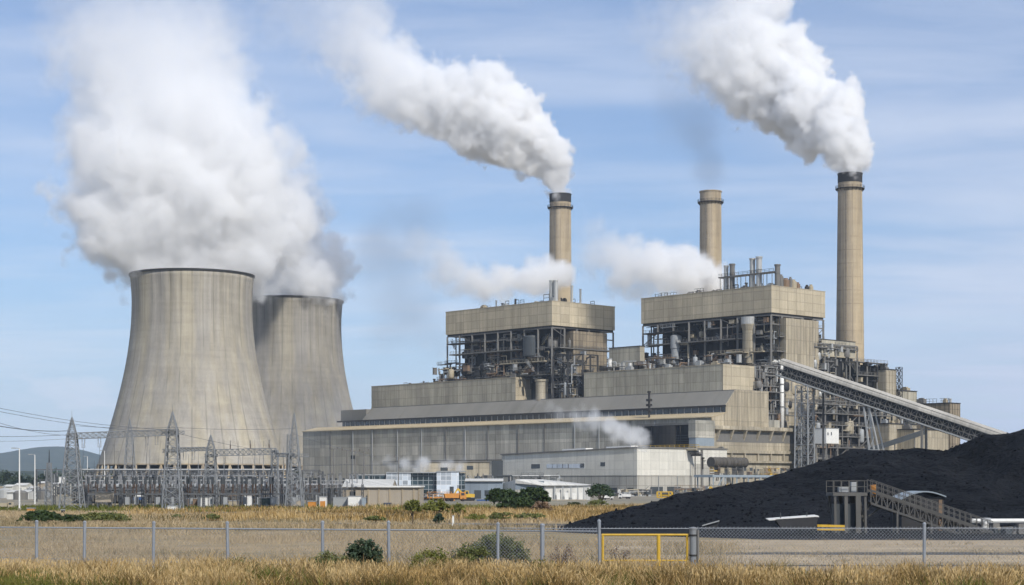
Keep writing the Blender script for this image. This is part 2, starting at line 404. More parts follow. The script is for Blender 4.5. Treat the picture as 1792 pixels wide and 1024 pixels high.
wd.node_tree.nodes.clear(); w = NT(wd.node_tree)
sk = w.new('ShaderNodeTexSky', sky_type='NISHITA', sun_disc=False)
sk.sun_elevation = SUN_EL; sk.sun_rotation = SUN_AZ
sk.altitude = 0; sk.air_density = 1.0; sk.dust_density = 0.4; sk.ozone_density = 3.0
tc = w.new('ShaderNodeTexCoord'); dirv = tc.outputs['Generated']
sx = w.new('ShaderNodeSeparateXYZ', {0: dirv})
el = sx.outputs[2]
# the sky itself, a deeper clean blue, then streaks of thin cirrus and soft low haze clouds
blue = w.mix(1.0, sk.outputs[0], rgba(SKY_TINT), 'MULTIPLY')
# project the direction on a high layer so that clouds foreshorten towards the horizon
inv = w.m('DIVIDE', 1.0, w.m('ADD', w.m('MAXIMUM', el, 0.0), 0.09))
pl = w.vm('SCALE', dirv); w.put(pl.node.inputs[3], inv)
st = w.vm('MULTIPLY', pl, (0.9, 2.0, 1.0))
c1 = w.noise(st, 1.1, 7, 0.55, 0.35)
c2 = w.noise(w.vm('MULTIPLY', dirv, (4.0, 4.0, 26.0)), 1.0, 5, 0.5, 0.3)
cir = w.m('MULTIPLY', w.sstep(c1, 0.36, 0.85), 0.6)
cir = w.m('MAXIMUM', cir, w.m('MULTIPLY', w.sstep(c2, 0.40, 0.76), 0.5))
right = w.sstep(sx.outputs[0], 0.05, 0.30)            # a veil of high cloud thickens to the right
veil = w.m('ADD', w.m('MULTIPLY', right, w.m('MULTIPLY', w.sstep(c1, 0.2, 0.7), 0.55)), 0.26)
veil = w.m('ADD', veil, w.m('MULTIPLY', w.m('SUBTRACT', 1.0, w.sstep(el, 0.0, 0.14)), 0.40), clamp=True)
base = w.mix(veil, blue, rgba(VEIL_COL))
cov = w.m('ADD', cir, 0.0, clamp=True)
low = w.noise(w.vm('MULTIPLY', dirv, (14, 14, 42)), 1.0, 6, 0.6, 0.2)
lowm = w.m('MULTIPLY', w.sstep(low, 0.52, 0.70), w.m('MULTIPLY', w.sstep(el, 0.012, 0.04), w.m('SUBTRACT', 1.0, w.sstep(el, 0.06, 0.10))))
cov = w.m('MAXIMUM', cov, w.m('MULTIPLY', lowm, 0.6), clamp=True)
colr = w.mix(cov, base, rgba(CLOUD_COL))
bg = w.new('ShaderNodeBackground', {'Color': colr, 'Strength': 0.10})
wo = w.new('ShaderNodeOutputWorld'); w.l.new(bg.outputs[0], wo.inputs['Surface'])
SC.view_settings.view_transform = 'Standard'; SC.view_settings.look = 'None'
SC.view_settings.exposure = 0.22; SC.view_settings.gamma = 1.0
cy = SC.cycles
cy.max_bounces = 16; cy.diffuse_bounces = 3; cy.glossy_bounces = 2; cy.transmission_bounces = 3
cy.volume_bounces = 10; cy.transparent_max_bounces = 12
cy.volume_step_rate = 2.0; cy.volume_max_steps = 256
cy.use_denoising = True
cy.use_adaptive_sampling = True; cy.adaptive_threshold = 0.03; cy.adaptive_min_samples = 20
# ---------------------------------------------------------------- cooling towers
def hyper(prof, z):
    for (z0, r0), (z1, r1) in zip(prof, prof[1:]):
        if z <= z1:
            t = (z-z0)/(z1-z0); t2 = t
            return r0+(r1-r0)*t2
    return prof[-1][1]
def cooling_tower(label, px, Y, mat, ncol, size=1.0):
    X = (px-CX)/F*Y
    root = thing('cooling_tower', label, 'cooling tower', (X, Y, 0), 'cooling towers')
    # hyperboloid: r = r0*sqrt(1+((z-zt)/c)^2), throat at 92 m
    def r(z):
        c = 66.0 if z < 92 else 55.0
        return 29.0*math.sqrt(1+((z-92.0)/c)**2)
    zs = [13.5+i*(105.0-13.5)/44 for i in range(45)]
    m = MB(); n = 128
    out = [(r(z), z) for z in zs]; inn = [(r(z)-0.7, z) for z in zs[::-1]]
    m.lathe((X, Y, 0), out+inn+[out[0]], n)
    m.build('shell', mat, root, smooth=True)
    k = MB(); k.lathe((X, Y, 0), [(r(105)-0.75, 105.0), (r(105)+0.55, 105.0), (r(105)+0.6, 105.8), (r(105)-0.75, 105.8), (r(105)-0.75, 105.0)], n)
    k.build('rim', M['steel_dark'], root)
    k = MB(); rb = r(13.5)
    k.lathe((X, Y, 0), [(rb-0.9, 12.9), (rb+0.35, 12.9), (rb+0.35, 13.48), (rb-0.9, 13.48), (rb-0.9, 12.9)], n); k.build('ring_beam', M['chimney'], root)
    for i in range(ncol):
        a = 2*math.pi*i/ncol; da = math.pi/ncol*0.8
        top = Vector((X+math.cos(a)*rb, Y+math.sin(a)*rb, 12.9))
        k = MB()
        for s in (-1, 1):
            k.beam(Vector((X+math.cos(a+s*da)*(rb+3), Y+math.sin(a+s*da)*(rb+3), 0)), top, 0.7)
        k.build('support_column', M['chimney'], root)
    k = MB(); k.lathe((X, Y, 0), [(rb+5.5, 0), (rb+5.5, 2.2), (rb+5.0, 2.2), (rb+5.0, 0.3), (0.1, 0.3)], 64); k.build('basin', M['concrete'], root)
    root.scale = (size,)*3
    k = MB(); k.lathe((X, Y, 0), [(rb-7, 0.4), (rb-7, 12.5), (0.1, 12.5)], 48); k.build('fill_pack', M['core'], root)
    return root
cooling_tower('large pale concrete cooling tower in front, nearest the switchyard', 336.5, 865, M['tower'], 44)
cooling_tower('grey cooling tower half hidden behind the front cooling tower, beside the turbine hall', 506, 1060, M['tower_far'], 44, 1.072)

# ---------------------------------------------------------------- chimneys
def chimney(label, px, Y, ytop, rt, rb, black, zb=0.0):
    X = (px-CX)/F*Y; H = ZH(ytop, Y); c = (X, Y, 0)
    root = thing('chimney', label, 'chimney', c, 'power station chimneys')
    R = lambda z: rb+(rt-rb)*(z/H)**0.85
    zt = H-4.6 if black else H-0.8
    prof = [(R(z), z) for z in [i*zt/26 for i in range(27)]]
    MB().lathe(c, prof, 48).build('shaft', M['chimney'], root, smooth=True)
    MB().lathe(c, [(R(zt)+0.12, zt), (rt+0.15, H-0.5), (rt+0.35, H-0.5), (rt+0.35, H), (rt-0.6, H), (rt-0.6, H-6), (0.05, H-6)], 48).build('top_band', M['black_band'] if black else M['chimney'], root)
    zp = H-(7.4 if black else 5.6)
    k = MB(); k.lathe(c, [(R(zp)-0.05, zp-0.25), (R(zp)+1.15, zp-0.25), (R(zp)+1.15, zp+0.1), (R(zp)-0.05, zp+0.1)], 40)
    pf = k.build('platform', M['steel_dark'], root)
    k = MB()
    for hh in (0.6, 1.15):
        k.lathe(c, [(R(zp)+1.1, zp+hh), (R(zp)+1.2, zp+hh), (R(zp)+1.2, zp+hh+0.12), (R(zp)+1.1, zp+hh+0.12), (R(zp)+1.1, zp+hh)], 40)
    for i in range(20):
        a = 2*math.pi*i/20; p = Vector((X+math.cos(a)*(R(zp)+1.15), Y+math.sin(a)*(R(zp)+1.15), zp)); k.beam(p, p+UP*1.25, 0.12)
        q = Vector((X+math.cos(a)*(R(zp)), Y+math.sin(a)*(R(zp)), zp-1.5)); k.beam(q, p-UP*0.2, 0.14)
    k.build('railing', M['steel_dark'], pf)
    a = math.radians(-118)
    k = MB(); e = Vector((math.cos(a), math.sin(a), 0)); b = Vector((X, Y, 0))
    for s in (-0.35, 0.35):
        sd_ = Vector((-e.y, e.x, 0))*s; k.beam(b+e*(R(10)+0.35)+sd_+UP*10, b+e*(R(zp)+0.35)+sd_+UP*zp, 0.13)
    for i in range(40):
        z = 12+(zp-14)*i/39; k.lathe(b+e*(R(z)+0.35)+UP*z, [(0.5, 0), (0.5, 0.12)], 8)
    k.build('ladder', M['steel_mid'], root)
    return root
chimney('concrete chimney with black top rising behind the left boiler house', 980.5, 960, 340, 5.75, 6.9, True)
chimney('plain pale chimney without a black top behind the right boiler house, shedding thin grey smoke', 1243.5, 900, 335, 5.4, 6.4, False)
chimney('tallest chimney, black topped, standing alone at the right of the boiler houses', 1487.5, 860, 304, 5.75, 7.75, True)

# ---------------------------------------------------------------- random plant equipment
def railing(pts, h=1.2, w=0.11, step=2.5):
    k = MB()
    for p, q in zip(pts, pts[1:]):
        p = Vector(p); q = Vector(q); L = (q-p).length
        k.beam(p+UP*h, q+UP*h, w); k.beam(p+UP*h*0.5, q+UP*h*0.5, w*0.8)
        for i in range(int(L/step)+1):
            s = p+(q-p)*(i*step/L); k.beam(s, s+UP*h, w)
    return k
def clutter(root, pt, ra, rb, rz, n, rng, along=0, mats=None, big=1.0):
    """pipes, vessels, boxes, cable racks and decks filling a steel frame"""
    mats = mats or ['steel_mid', 'steel_dark', 'duct', 'steel_tan', 'steel_mid', 'rust', 'grey']
    R = lambda r: rng.uniform(*r)
    def lim(v, r): return min(max(v, r[0]), r[1])
    for i in range(n):
        k = rng.random(); mt = M[rng.choice(mats)]
        a, b, z = R(ra), R(rb), R(rz)
        if k < 0.40:       # bent pipe
            pts = [pt(a, b, z)]; r = rng.uniform(0.14, 0.42)*big
            ax = rng.choice('azaz'); 
            for j in range(rng.randint(2, 5)):
                d = rng.uniform(2.5, 9)*rng.choice((-1, 1))
                if ax == 'a': a = lim(a+d, ra)
                elif ax == 'b': b = lim(b+d, rb)
                else: z = lim(z+d, rz)
                ax = {'a': rng.choice('zb'), 'b': rng.choice('az'), 'z': rng.choice('ab')}[ax]
                pts.append(pt(a, b, z))
            pts = [p for j, p in enumerate(pts) if j == 0 or (p-pts[j-1]).length > 0.3]
            if len(pts) > 1:
                m = MB().path(pts, r, 7)
                m.build('pipe', mt, root, smooth=False)
        elif k < 0.52:     # standing vessel
            r = rng.uniform(0.7, 1.7)*big; h = rng.uniform(2.5, 6.5)*big; p = pt(a, b, lim(z, (rz[0], rz[1]-h)))
            m = MB().lathe(p, [(0.05, 0), (r*0.8, 0.15*r), (r, 0.5*r), (r, h-0.5*r), (r*0.75, h-0.12*r), (0.05, h)], 14)
            m.tube(p+UP*(h-0.1), p+UP*(h+0.9), 0.2*r, n=6); m.build('vessel', mt, root, smooth=True)
        elif k < 0.72:     # cabinet / duct box with a flange
            w = rng.uniform(1.0, 3.6)*big; h = rng.uniform(1.0, 3.2)*big; d = rng.uniform(1, 2.2)
            p = pt(a, b, lim(z, (rz[0], rz[1]-h)))
            m = MB().box(p, w, d, h, YAW); m.box(p+UP*h, w+0.25, d+0.25, 0.18, YAW); m.box(p-UP*0.2, w+0.2, d+0.2, 0.2, YAW)
            m.build('equipment_box', mt, root)
        elif k < 0.84:     # platform with handrail
            w = rng.uniform(4, 11); w0 = lim(a, (ra[0], max(ra[0], ra[1]-w))); w1 = min(w0+w, ra[1])
            b0 = rb[0]; b1 = min(rb[0]+rng.uniform(1.5, 3.0), rb[1])
            m = MB().obox(pt(w0, b0, z), pt(w1, b0, z)-pt(w0, b0, z), pt(w0, b1, z)-pt(w0, b0, z), UP*0.35)
            pl_ = m.build('platform', mt, root)
            railing([pt(w0, b0, z+0.35), pt(w1, b0, z+0.35), pt(w1, b1, z+0.35)]).build('handrail', mt, pl_)
        elif k < 0.93:     # stair flight
            h = rng.uniform(3, 5); w = h*1.1*rng.choice((-1, 1)); a2 = lim(a+w, ra); p, q = pt(a, b, lim(z, (rz[0], rz[1]-h))), None
            q = Vector(pt(a2, b, 0)); q.z = p.z+h
            m = MB()
            for o in (0, 0.9):
                s = pt(0, o, 0)-pt(0, 0, 0); m.beam(p+s, q+s, 0.1, 0.3); m.beam(p+s+UP*1.1, q+s+UP*1.1, 0.1)
            for j in range(14):
                s = p+(q-p)*(j/13); m.beam(s, s+(pt(0, 0.9, 0)-pt(0, 0, 0)), 0.25, 0.08)
            m.build('stair', mt, root)
        else:              # lattice post with lamp
            m = MB().lattice(pt(a, b, rz[0]), pt(a, b, min(rz[0]+rng.uniform(5, 11), rz[1])), 0.9, 0.7, 5, 0.12, 0.08)
            m.build('lattice_post', mt, root)
def steel_frame(root, pt, as_, bs, zs, rng, mat='steel_mid', cw=0.8, bw=0.55, pbeam=0.75, pbrace=0.3, deck=0.35, faces='fs'):
    """columns on a grid, beams between them, some bays braced, some floors decked"""
    lines = []
    if 'f' in faces: lines.append([(a, bs[0]) for a in as_])
    if 's' in faces: lines.append([(as_[0], b) for b in bs])
    if 'l' in faces: lines.append([(as_[-1], b) for b in bs])
    if 'r' in faces: lines.append([(a, bs[-1]) for a in as_])
    done = set()
    for ln in lines:
        for (a, b) in ln:
            if (a, b) in done: continue
            done.add((a, b)); k = MB().beam(pt(a, b, zs[0]), pt(a, b, zs[-1]), cw); k.build('column', M[mat], root)
        for (p, q) in zip(ln, ln[1:]):
            for i, z in enumerate(zs[1:], 1):
                if rng.random() < pbeam:
                    k = MB().beam(pt(*p, z), pt(*q, z), bw*0.6, bw); k.build('beam', M[mat], root)
                    if rng.random() < deck:
                        railing([pt(*p, z+0.2), pt(*q, z+0.2)], 1.2, 0.12).build('handrail', M[mat], root)
                if rng.random() < pbrace:
                    z0, z1 = zs[i-1], z
                    k = MB()
                    if rng.random() < 0.5: k.beam(pt(*p, z0), pt(*q, z1), 0.28)
                    else: k.beam(pt(*q, z0), pt(*p, z1), 0.28)
                    k.build('brace', M[mat], root)
def roof_kit(root, pt, z, ra, rb, rng, n, tall=6):
    for i in range(n):
        a, b = rng.uniform(*ra), rng.uniform(*rb); k = rng.random(); p = pt(a, b, z)
        if k < 0.30:
            h = rng.uniform(1.5, tall); r = rng.uniform(0.25, 0.6)
            MB().tube(p, p+UP*h, r, n=8).tube(p+UP*h, p+UP*(h+0.5), r*1.35, n=8).build('roof_vent', M[rng.choice(['duct', 'steel_mid', 'steel_dark'])], root)
        elif k < 0.6:
            w, d, h = rng.uniform(1.5, 4), rng.uniform(1.5, 3), rng.uniform(0.8, 2.2)
            MB().box(p, w, d, h, YAW).box(p+UP*h, w*0.6, d*0.6, 0.5, YAW).build('roof_unit', M[rng.choice(['steel_mid', 'grey', 'steel_dark', 'steel_tan'])], root)
        elif k < 0.8:
            L = rng.uniform(4, 9); q = pt(min(a+L, ra[1]), b, z)
            railing([p, q], rng.uniform(1.3, 2.6), 0.14, 2.0).build('roof_rail', M['steel_dark'], root)
        else:
            h = rng.uniform(2, tall); L = rng.uniform(2, 5); q = pt(min(a+L, ra[1]), b, z)
            m = MB(); 
            for s in (p, q): m.beam(s, s+UP*h, 0.22)
            m.beam(p+UP*h, q+UP*h, 0.25); m.beam(p+UP*h*0.55, q+UP*h*0.55, 0.18); m.build('roof_frame', M['steel_dark'], root)

# ---------------------------------------------------------------- boiler houses
def boiler_house(bk, label, seed):
    rng = random.Random(seed); DK = ['steel_dark', 'steel_dark', 'steel_mid', 'dgrey', 'steel_mid', 'steel_tan', 'rust', 'grey', 'core']
    root = thing('boiler_house', label, 'boiler house', bk.c, 'boiler houses')
    pt = bk.pt; A, B = bk.a, bk.b; z0, z1 = bk.z0, bk.z1
    bk.mb().build('upper_cladding', M['beige'], root)
    bk.sub(-0.12, A+0.12, -0.12, B+0.12, z1, z1+0.35).build('parapet', M['steel_tan'], root)
    bk.sub(0.6, A-0.6, 0.6, B-0.6, z0-1.1, z0-0.01).build('underside_beams', M['steel_dark'], root)
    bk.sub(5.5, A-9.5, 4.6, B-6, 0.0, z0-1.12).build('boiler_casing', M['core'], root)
    na = [0.6+(A-1.2)*i/8 for i in range(9)]; nb = [0.6+(B-1.2)*i/5 for i in range(6)]
    zs = [z0-52, z0-45, z0-38, z0-30, z0-23.5, z0-17, z0-10.5, z0-5, z0-1.1]
    steel_frame(root, pt, na, nb, zs, rng, cw=0.85, pbeam=0.62, pbrace=0.16)
    # second row of columns just inside, and the far end open to the sky
    for a in na:
        MB().beam(pt(a, 6.5, z0-50), pt(a, 6.5, z0-1.1), 0.6).build('column', M['steel_dark'], root)
    for b in nb[1:]:
        MB().beam(pt(A-0.6, b, z0-50), pt(A-0.6, b, z0-1.1), 0.6).build('column', M['steel_mid'], root)
    # floors running right along
    for z, b1, a0, a1, mt in ((z0-10.5, 4.2, 20, A-4, 'steel_mid'), (z0-17, 5.5, 4, 36, 'steel_tan'), (z0-18.2, 5.5, 44, A+1, 'steel_dark'), (z0-23.5, 6, 2, A+2, 'steel_mid'), (z0-5, 4, 50, A-2, 'steel_dark')):
        dk = bk.sub(a0, a1, -1.2, b1, z-0.3, z+0.25).build('floor_deck', M[mt], root)
        railing([pt(a0, -1.15, z+0.25), pt(a1, -1.15, z+0.25)], 1.25, 0.12, 2.2).build('handrail', M[mt], dk)
    for z, b0, b1 in ((z0-17, 2, B*0.45), (z0-10.5, 4, B-2), (z0-23.5, 0, B+2)):
        dk = bk.sub(-1.6, 6, b0, b1, z-0.3, z+0.2).build('floor_deck', M['steel_mid'], root)
        railing([pt(-1.55, b0, z+0.2), pt(-1.55, b1, z+0.2)], 1.25, 0.12, 2.2).build('handrail', M['steel_mid'], dk)
    clutter(root, pt, (1, A-2), (0.2, 4.6), (z0-30, z0-2), 120, rng, mats=DK)
    clutter(root, pt, (0.3, 5.5), (2, B-3), (z0-38, z0-2), 60, rng, mats=DK)
    clutter(root, pt, (A-12, A+7), (0, B-10), (z0-31, z0-14), 48, rng, mats=['steel_dark', 'steel_mid', 'rust'])
    # spill of equipment and orange rails beside the foot of the frame
    clutter(root, pt, (8, A+4), (-4.5, 0), (z0-24.2, z0-17), 40, rng, mats=['steel_dark', 'steel_mid', 'rust', 'steel_dark', 'steel_tan', 'grey'])
    return root, rng
B1 = Block(966, 850, 780, 1076, 527, 569)
r1, rng = boiler_house(B1, 'left boiler house, beige clad box on open steel framing behind the turbine hall', 11)
roof_kit(r1, B1.pt, B1.z1+0.35, (2, B1.a-3), (2, B1.b-4), rng, 46, 4.0)
for a, b, h, r in ((1.5, 4, 9.5, 1.05), (4.4, 4, 9.8, 1.05), (2.5, 16, 8.0, 0.6), (0.6, 20, 6.5, 0.5)):
    p = B1.pt(a, b, B1.z1+0.35); MB().tube(p, p+UP*h, r, n=12).tube(p+UP*h, p+UP*(h+0.5), r*1.15, n=12).build('roof_stack', M['duct'], r1)
# big mesh-clad enclosure on the right-hand face, pale drums and the tan duct at the corner
B1.sub(-1.0, 7, 13.5, 37, B1.z0-23.5, B1.z0-2.0).build('louvred_enclosure', M['brown_grid'], r1)
p = B1.pt(16, 2, B1.z0-14); MB().lathe(p, [(0.1, 0), (4.4, 0), (4.4, 9.0), (4.0, 9.8), (0.1, 10.4)], 28).build('storage_drum', M['dgrey'], r1, smooth=False)
p = B1.pt(3, -4, 20); MB().lathe(p, [(2.9, 0), (2.9, 33), (3.3, 33), (3.3, 34), (0.1, 34)], 24).build('flue_duct', M['concrete'], r1)

B2 = Block(1350, 783, 1122, 1444, 500, 546.5)
r2, rng = boiler_house(B2, 'right boiler house, beige clad box on open steel framing beside the coal conveyor', 23)
roof_kit(r2, B2.pt, B2.z1+0.35, (2, B2.a-3), (2, B2.b-4), rng, 44, 3.0)
# raised pipe bridge with a row of fat vents on the roof
pb = B2.sub(-2+4, 34, 4, 7, B2.z1+6.4, B2.z1+7.0).build('pipe_bridge', M['steel_mid'], r2)
railing([B2.pt(2, 4, B2.z1+7.0), B2.pt(34, 4, B2.z1+7.0)], 1.2, 0.13).build('handrail', M['steel_dark'], pb)
for a in (3, 8, 13, 18, 23, 28, 33):
    for b in (4.2, 6.8): MB().beam(B2.pt(a, b, B2.z1+0.3), B2.pt(a, b, B2.z1+6.4), 0.3).build('bridge_post', M['steel_mid'], r2)
for a, h, r in ((30.5, 11.5, 1.0), (27.0, 12, 1.2), (15.2, 13.4, 1.25), (11.4, 13.8, 1.3), (1.0, 9.4, 1.2), (-0.0, 8.2, 0.6)):
    p = B2.pt(max(a, 1.0), 5.5, B2.z1+0.3); m = MB().tube(p, p+UP*h, r, n=14); m.tube(p+UP*(h-0.4), p+UP*(h+0.25), r*1.22, n=14); m.tube(p+UP*h*0.6, p+UP*(h*0.6+0.3), r*1.15, n=14)
    m.build('roof_stack', M['duct'] if r != 1.2 else M['steel_mid'], r2)
for b, h, r, mt in ((9, 5.0, 1.3, 'steel_mid'), (12.5, 3.6, 1.8, 'rust'), (16, 4.4, 0.9, 'steel_mid'), (18, 3.4, 1.6, 'steel_tan'), (21, 2.4, 1.4, 'rust'), (28, 1.8, 1.0, 'steel_dark'), (31, 2.2, 1.1, 'steel_tan')):
    p = B2.pt(2.0, b, B2.z1+0.3); MB().lathe(p, [(r, 0), (r, h-0.4), (r*0.6, h), (r*0.6, h+0.5), (0.05, h+0.5)], 12).build('roof_unit', M[mt], r2)
# tall panelled casing at the right-hand face and the fat tan duct with its grey head
B2.sub(-2.5, 11, 7.2, 30.8, 20, B2.z0-2.2).build('panelled_casing', M['beige_dirty'], r2)
B2.sub(-2.6, 11.1, 7.1, 30.9, B2.z0-26.0, B2.z0-25.4).build('casing_band', M['concrete'], r2)
p = B2.pt(13.5, 1.0, B2.z0-22); MB().lathe(p, [(2.9, 0), (2.9, 14.8), (3.0, 15.0), (3.6, 17.6)], 24).build('flue_duct', M['concrete'], r2)
p = B2.pt(13.5, 1.0, B2.z0-4.4); MB().lathe(p, [(3.6, 0), (3.6, 3.2), (0.1, 3.2)], 24).build('flue_head', M['duct'], r2)
p = B2.pt(57, 1.0, B2.z0-22); MB().lathe(p, [(0.1, 0), (2.4, 1), (2.4, 9), (2.7, 9.2), (2.7, 15), (0.1, 16)], 20).build('storage_drum', M['grey'], r2)
# ---------------------------------------------------------------- turbine hall with its two upper bays
H = Block(1245, 748.3, 530, 1325, 731)          # lower front wall, corner at its right end
HZ1 = H.z1
hall = thing('turbine_hall', 'long grey clad turbine hall with tan roof stretching in front of the boiler houses', 'turbine hall', H.c)
H.sub(0, H.a, 0, 46, 0, HZ1).build('front_wall', M['hall'], hall)
zr = HZ1+2.3
m = MB().obox(H.pt(-0.3, -0.6, HZ1+0.02), U*(H.a+0.6), V*10.4+UP*2.3, UP*0.35); m.build('tan_roof', M['roof_tan'], hall)
H.sub(0.2, H.a-22, 10.0, 20, HZ1+0.4, HZ1+5.6).build('window_strip', M['glass_win'], hall)
for i in range(64):
    a = 3+i*(H.a-28)/63; H.sub(a, a+0.35, 9.8, 10.05, HZ1+2.7, HZ1+5.5).build('mullion', M['grey'], hall)
H.sub(0, H.a-18, 9.4, 10.2, HZ1+4.9, HZ1+5.7).build('gutter', M['steel_dark'], hall)
m = MB().obox(H.pt(0.3, 9.6, HZ1+5.72), U*(H.a-40), V*6.0+UP*6.4, V*0.6); m.build('sloping_fascia', M['fascia'], hall)
rng = random.Random(61)
for i in range(15):
    a = 12+i*(H.a-20)/15+rng.uniform(-3, 3); H.sub(a, a+0.35, -0.35, -0.01, 0, HZ1-0.3).build('downpipe', M[rng.choice(['steel_mid', 'grey'])], hall)
for i in range(9):
    a = 30+i*26+rng.uniform(-8, 8); z = rng.choice((9.5, 12, 17)); H.sub(a, a+rng.uniform(2.5, 5), -0.12, -0.01, z, z+rng.uniform(1.4, 2.4)).build('louvre', M[rng.choice(['steel_dark', 'steel_mid', 'dgrey'])], hall)
H.sub(60, H.a-70, -0.5, -0.01, 15.2, 15.7).build('cable_tray', M['steel_mid'], hall)
# end wall steps out with each level
poly = [H.pt(-0.15, 0, 0), H.pt(-0.15, 38, 0), H.pt(-0.15, 38, HZ1+12.4), H.pt(-0.15, 15.6, HZ1+12.4), H.pt(-0.15, 9.5, HZ1+5.8), H.pt(-0.15, 9.5, HZ1+2.6), H.pt(-0.15, 0, HZ1)]
MB().prism(poly, U*0.5).build('end_wall', M['beige_dirty'], hall)
MB().beam(H.pt(-0.3, 0, HZ1-11.0+0.0), H.pt(-0.3, 38, HZ1-11.0), 0.5, 0.8).build('end_ledge', M['concrete'], hall)
MB().obox(H.pt(0, 15.6, HZ1+12.1), U*(H.a-42), V*34, UP*0.4).build('upper_roof', M['steel_mid'], hall)
# the pipe mast and other small fittings on the tan roof
def roof_mast(px, h, r):
    a = reach(H.pt(0, 3, 0), U, px); p = H.pt(a, 3, HZ1+0.9); m = MB().tube(p, p+UP*h, 0.45, n=8)
    for z in (3, 5.2, 7.4): m.lathe(p+UP*z, [(r, 0), (r, 0.25), (0.2, 0.25)], 10); railing([p+Vector((-r, -r, z)), p+Vector((r, -r, z))], 1.0, 0.12, 1.0); m.box(p+UP*z, r*1.6, r*1.6, 1.0, YAW)
    m.tube(p+UP*h, p+UP*(h+0.9), 0.8, 0.8, 8); m.build('vent_mast', M['steel_dark'], hall)
roof_mast(1136, 11, 1.2)
UB2 = Block(1265, 764.5, 1022, 1320, 638, 690)
UB1 = Block(902, 860, 650, 965, 660.5, None); UB1.c = UB2.pt(reach(UB2.c, U, 902), 0, 0); UB1.a = reach(UB1.c, U, 650); UB1.b = reach(UB1.c, V, 966)
UB1.z0, UB1.z1 = UB2.z0, UB2.z1
for bk, lab in ((UB1, 'grey beige clad upper bay on the left half of the turbine hall roof'), (UB2, 'beige ended upper bay on the right half of the turbine hall roof')):
    r = thing('upper_bay', lab, 'clad roof bay', bk.c+UP*bk.z0, 'clad bays on the turbine hall')
    bk.mb().build('cladding', M['grey_beige'], r)
    bk.sub(-0.3, bk.a+0.2, -0.9, -0.02, bk.z0-0.35, bk.z0+0.35).build('gutter', M['duct'], r)
    bk.sub(-0.15, bk.a+0.15, -0.15, bk.b, bk.z1, bk.z1+0.3).build('roof_edge', M['steel_tan'], r)
    bk.sub(-0.12, -0.01, 0, bk.b, bk.z0, bk.z1-0.01).build('end_panel', M['beige'], r)
    rng = random.Random(bk.a); n0 = 26
    roof_kit(r, bk.pt, bk.z1+0.3, (2, bk.a-6), (1.5, bk.b-2), rng, n0, 2.0)
# grey attic at the left end of the hall roof
H.sub(H.a-40, H.a-18, 12, 22, HZ1+5.7, HZ1+11.5).build('attic', M['fascia'], hall)
# gap between the two upper bays: dark pipework with a mast
g0 = reach(H.pt(0, 17, 0), U, 1020); g1 = reach(H.pt(0, 17, 0), U, 968)
rng = random.Random(5)
gt = thing('pipe_rack', 'dark pipe rack filling the gap between the two upper bays of the hall roof', 'pipe rack', H.pt(g0, 17, HZ1+12.5))
clutter(gt, H.pt, (g0, g1), (17, 26), (HZ1+12.6, HZ1+34), 46, rng, mats=['steel_dark', 'steel_dark', 'steel_mid', 'grey'])
steel_frame(gt, H.pt, [g0, (g0+g1)/2, g1], [17, 22, 27], [HZ1+12.5+5*i for i in range(5)], rng, mat='steel_dark')

# ---------------------------------------------------------------- concrete annex below the end wall
AX = Block(1245.5, 746.5, 1215, 1398, 745); AX.z1 = ZH(745, 748)
ax = thing('concrete_annex', 'weathered concrete annex with ledges and brackets under the hall end wall', 'annex', AX.c)
AX.sub(0, 8, 0.6, AX.b, 0, AX.z1).build('wall', M['concrete'], ax)
z = AX.z1
AX.sub(-2.0, 0.0, 0, AX.b, z-1.6, z).build('top_ledge', M['concrete'], ax)
AX.sub(-0.9, -0.0, 0, AX.b, z-11.5, z-10.2).build('mid_ledge', M['concrete'], ax)
AX.sub(-1.3, -0.0, 0, AX.b, z-15.5, z-14.7).build('low_ledge', M['concrete'], ax)
AX.sub(-0.05, 0.4, 3, AX.b-2, z-6.8, z-2.2).build('shadow_band', M['steel_mid'], ax)
for i in range(7):
    b = 3+i*(AX.b-6)/6
    MB().prism([AX.pt(-1.9, b, z-1.6), AX.pt(-0.06, b, z-1.6), AX.pt(-0.06, b, z-6.0)], V*0.9).build('bracket', M['concrete'], ax)
    AX.sub(-0.9, -0.01, b, b+0.7, z-15.0, z-11.5).build('pilaster', M['concrete'], ax)
for k in range(3):
    for i in range(9):
        b = 16+i*4.3; AX.sub(-0.05, 0.3, b, b+2.4, z-19.0-k*3.4, z-17.6-k*3.4).build('opening', M['dgrey'], ax)

# dark slatted silo house and its gridded cabin in front of the hall
rng = random.Random(31)
SL = Block(1212, 690, 1119, 1244, 738)
sl = thing('silo_house', 'dark slatted round cornered silo house in front of the hall end wall', 'silo house', SL.c)
MB().lathe(SL.pt(SL.a*0.55, 7, 0), [(8.6, 0), (8.6, SL.z1-1.2)], 40).build('round_silo', M['core'], sl)
SL.sub(2.5, SL.a, 1.5, 9, 0, SL.z1-1.3).build('slatted_wall', M['core'], sl)
SL.sub(0, SL.a+2, 0.5, 10, SL.z1-1.1, SL.z1-0.3).build('roof_slab', M['steel_mid'], sl)
for i in range(14):
    zz = 10+i*1.0
    if zz < SL.z1-2: SL.sub(2, SL.a, 0.9, 1.05, zz, zz+0.22).build('slat', M['dgrey'], sl)
for i in range(6):
    a = 2+i*(SL.a-3)/5; MB().beam(SL.pt(a, 0.8, 0), SL.pt(a, 0.8, SL.z1-1.1), 0.35).build('post', M['steel_dark'], sl)
cb = thing('control_cabin', 'square gridded cabin with a glazed band beside the dark silo house', 'cabin', SL.pt(0, 0, 0))
SL.sub(-2, 1.6, -0.6, SL.b, SL.z1-6.2, SL.z1+0.6).build('upper_wall', M['hall'], cb)
SL.sub(-1.9, 1.5, -0.4, SL.b-0.2, SL.z1-9.4, SL.z1-6.22).build('window_band', M['bluegrey'], cb)
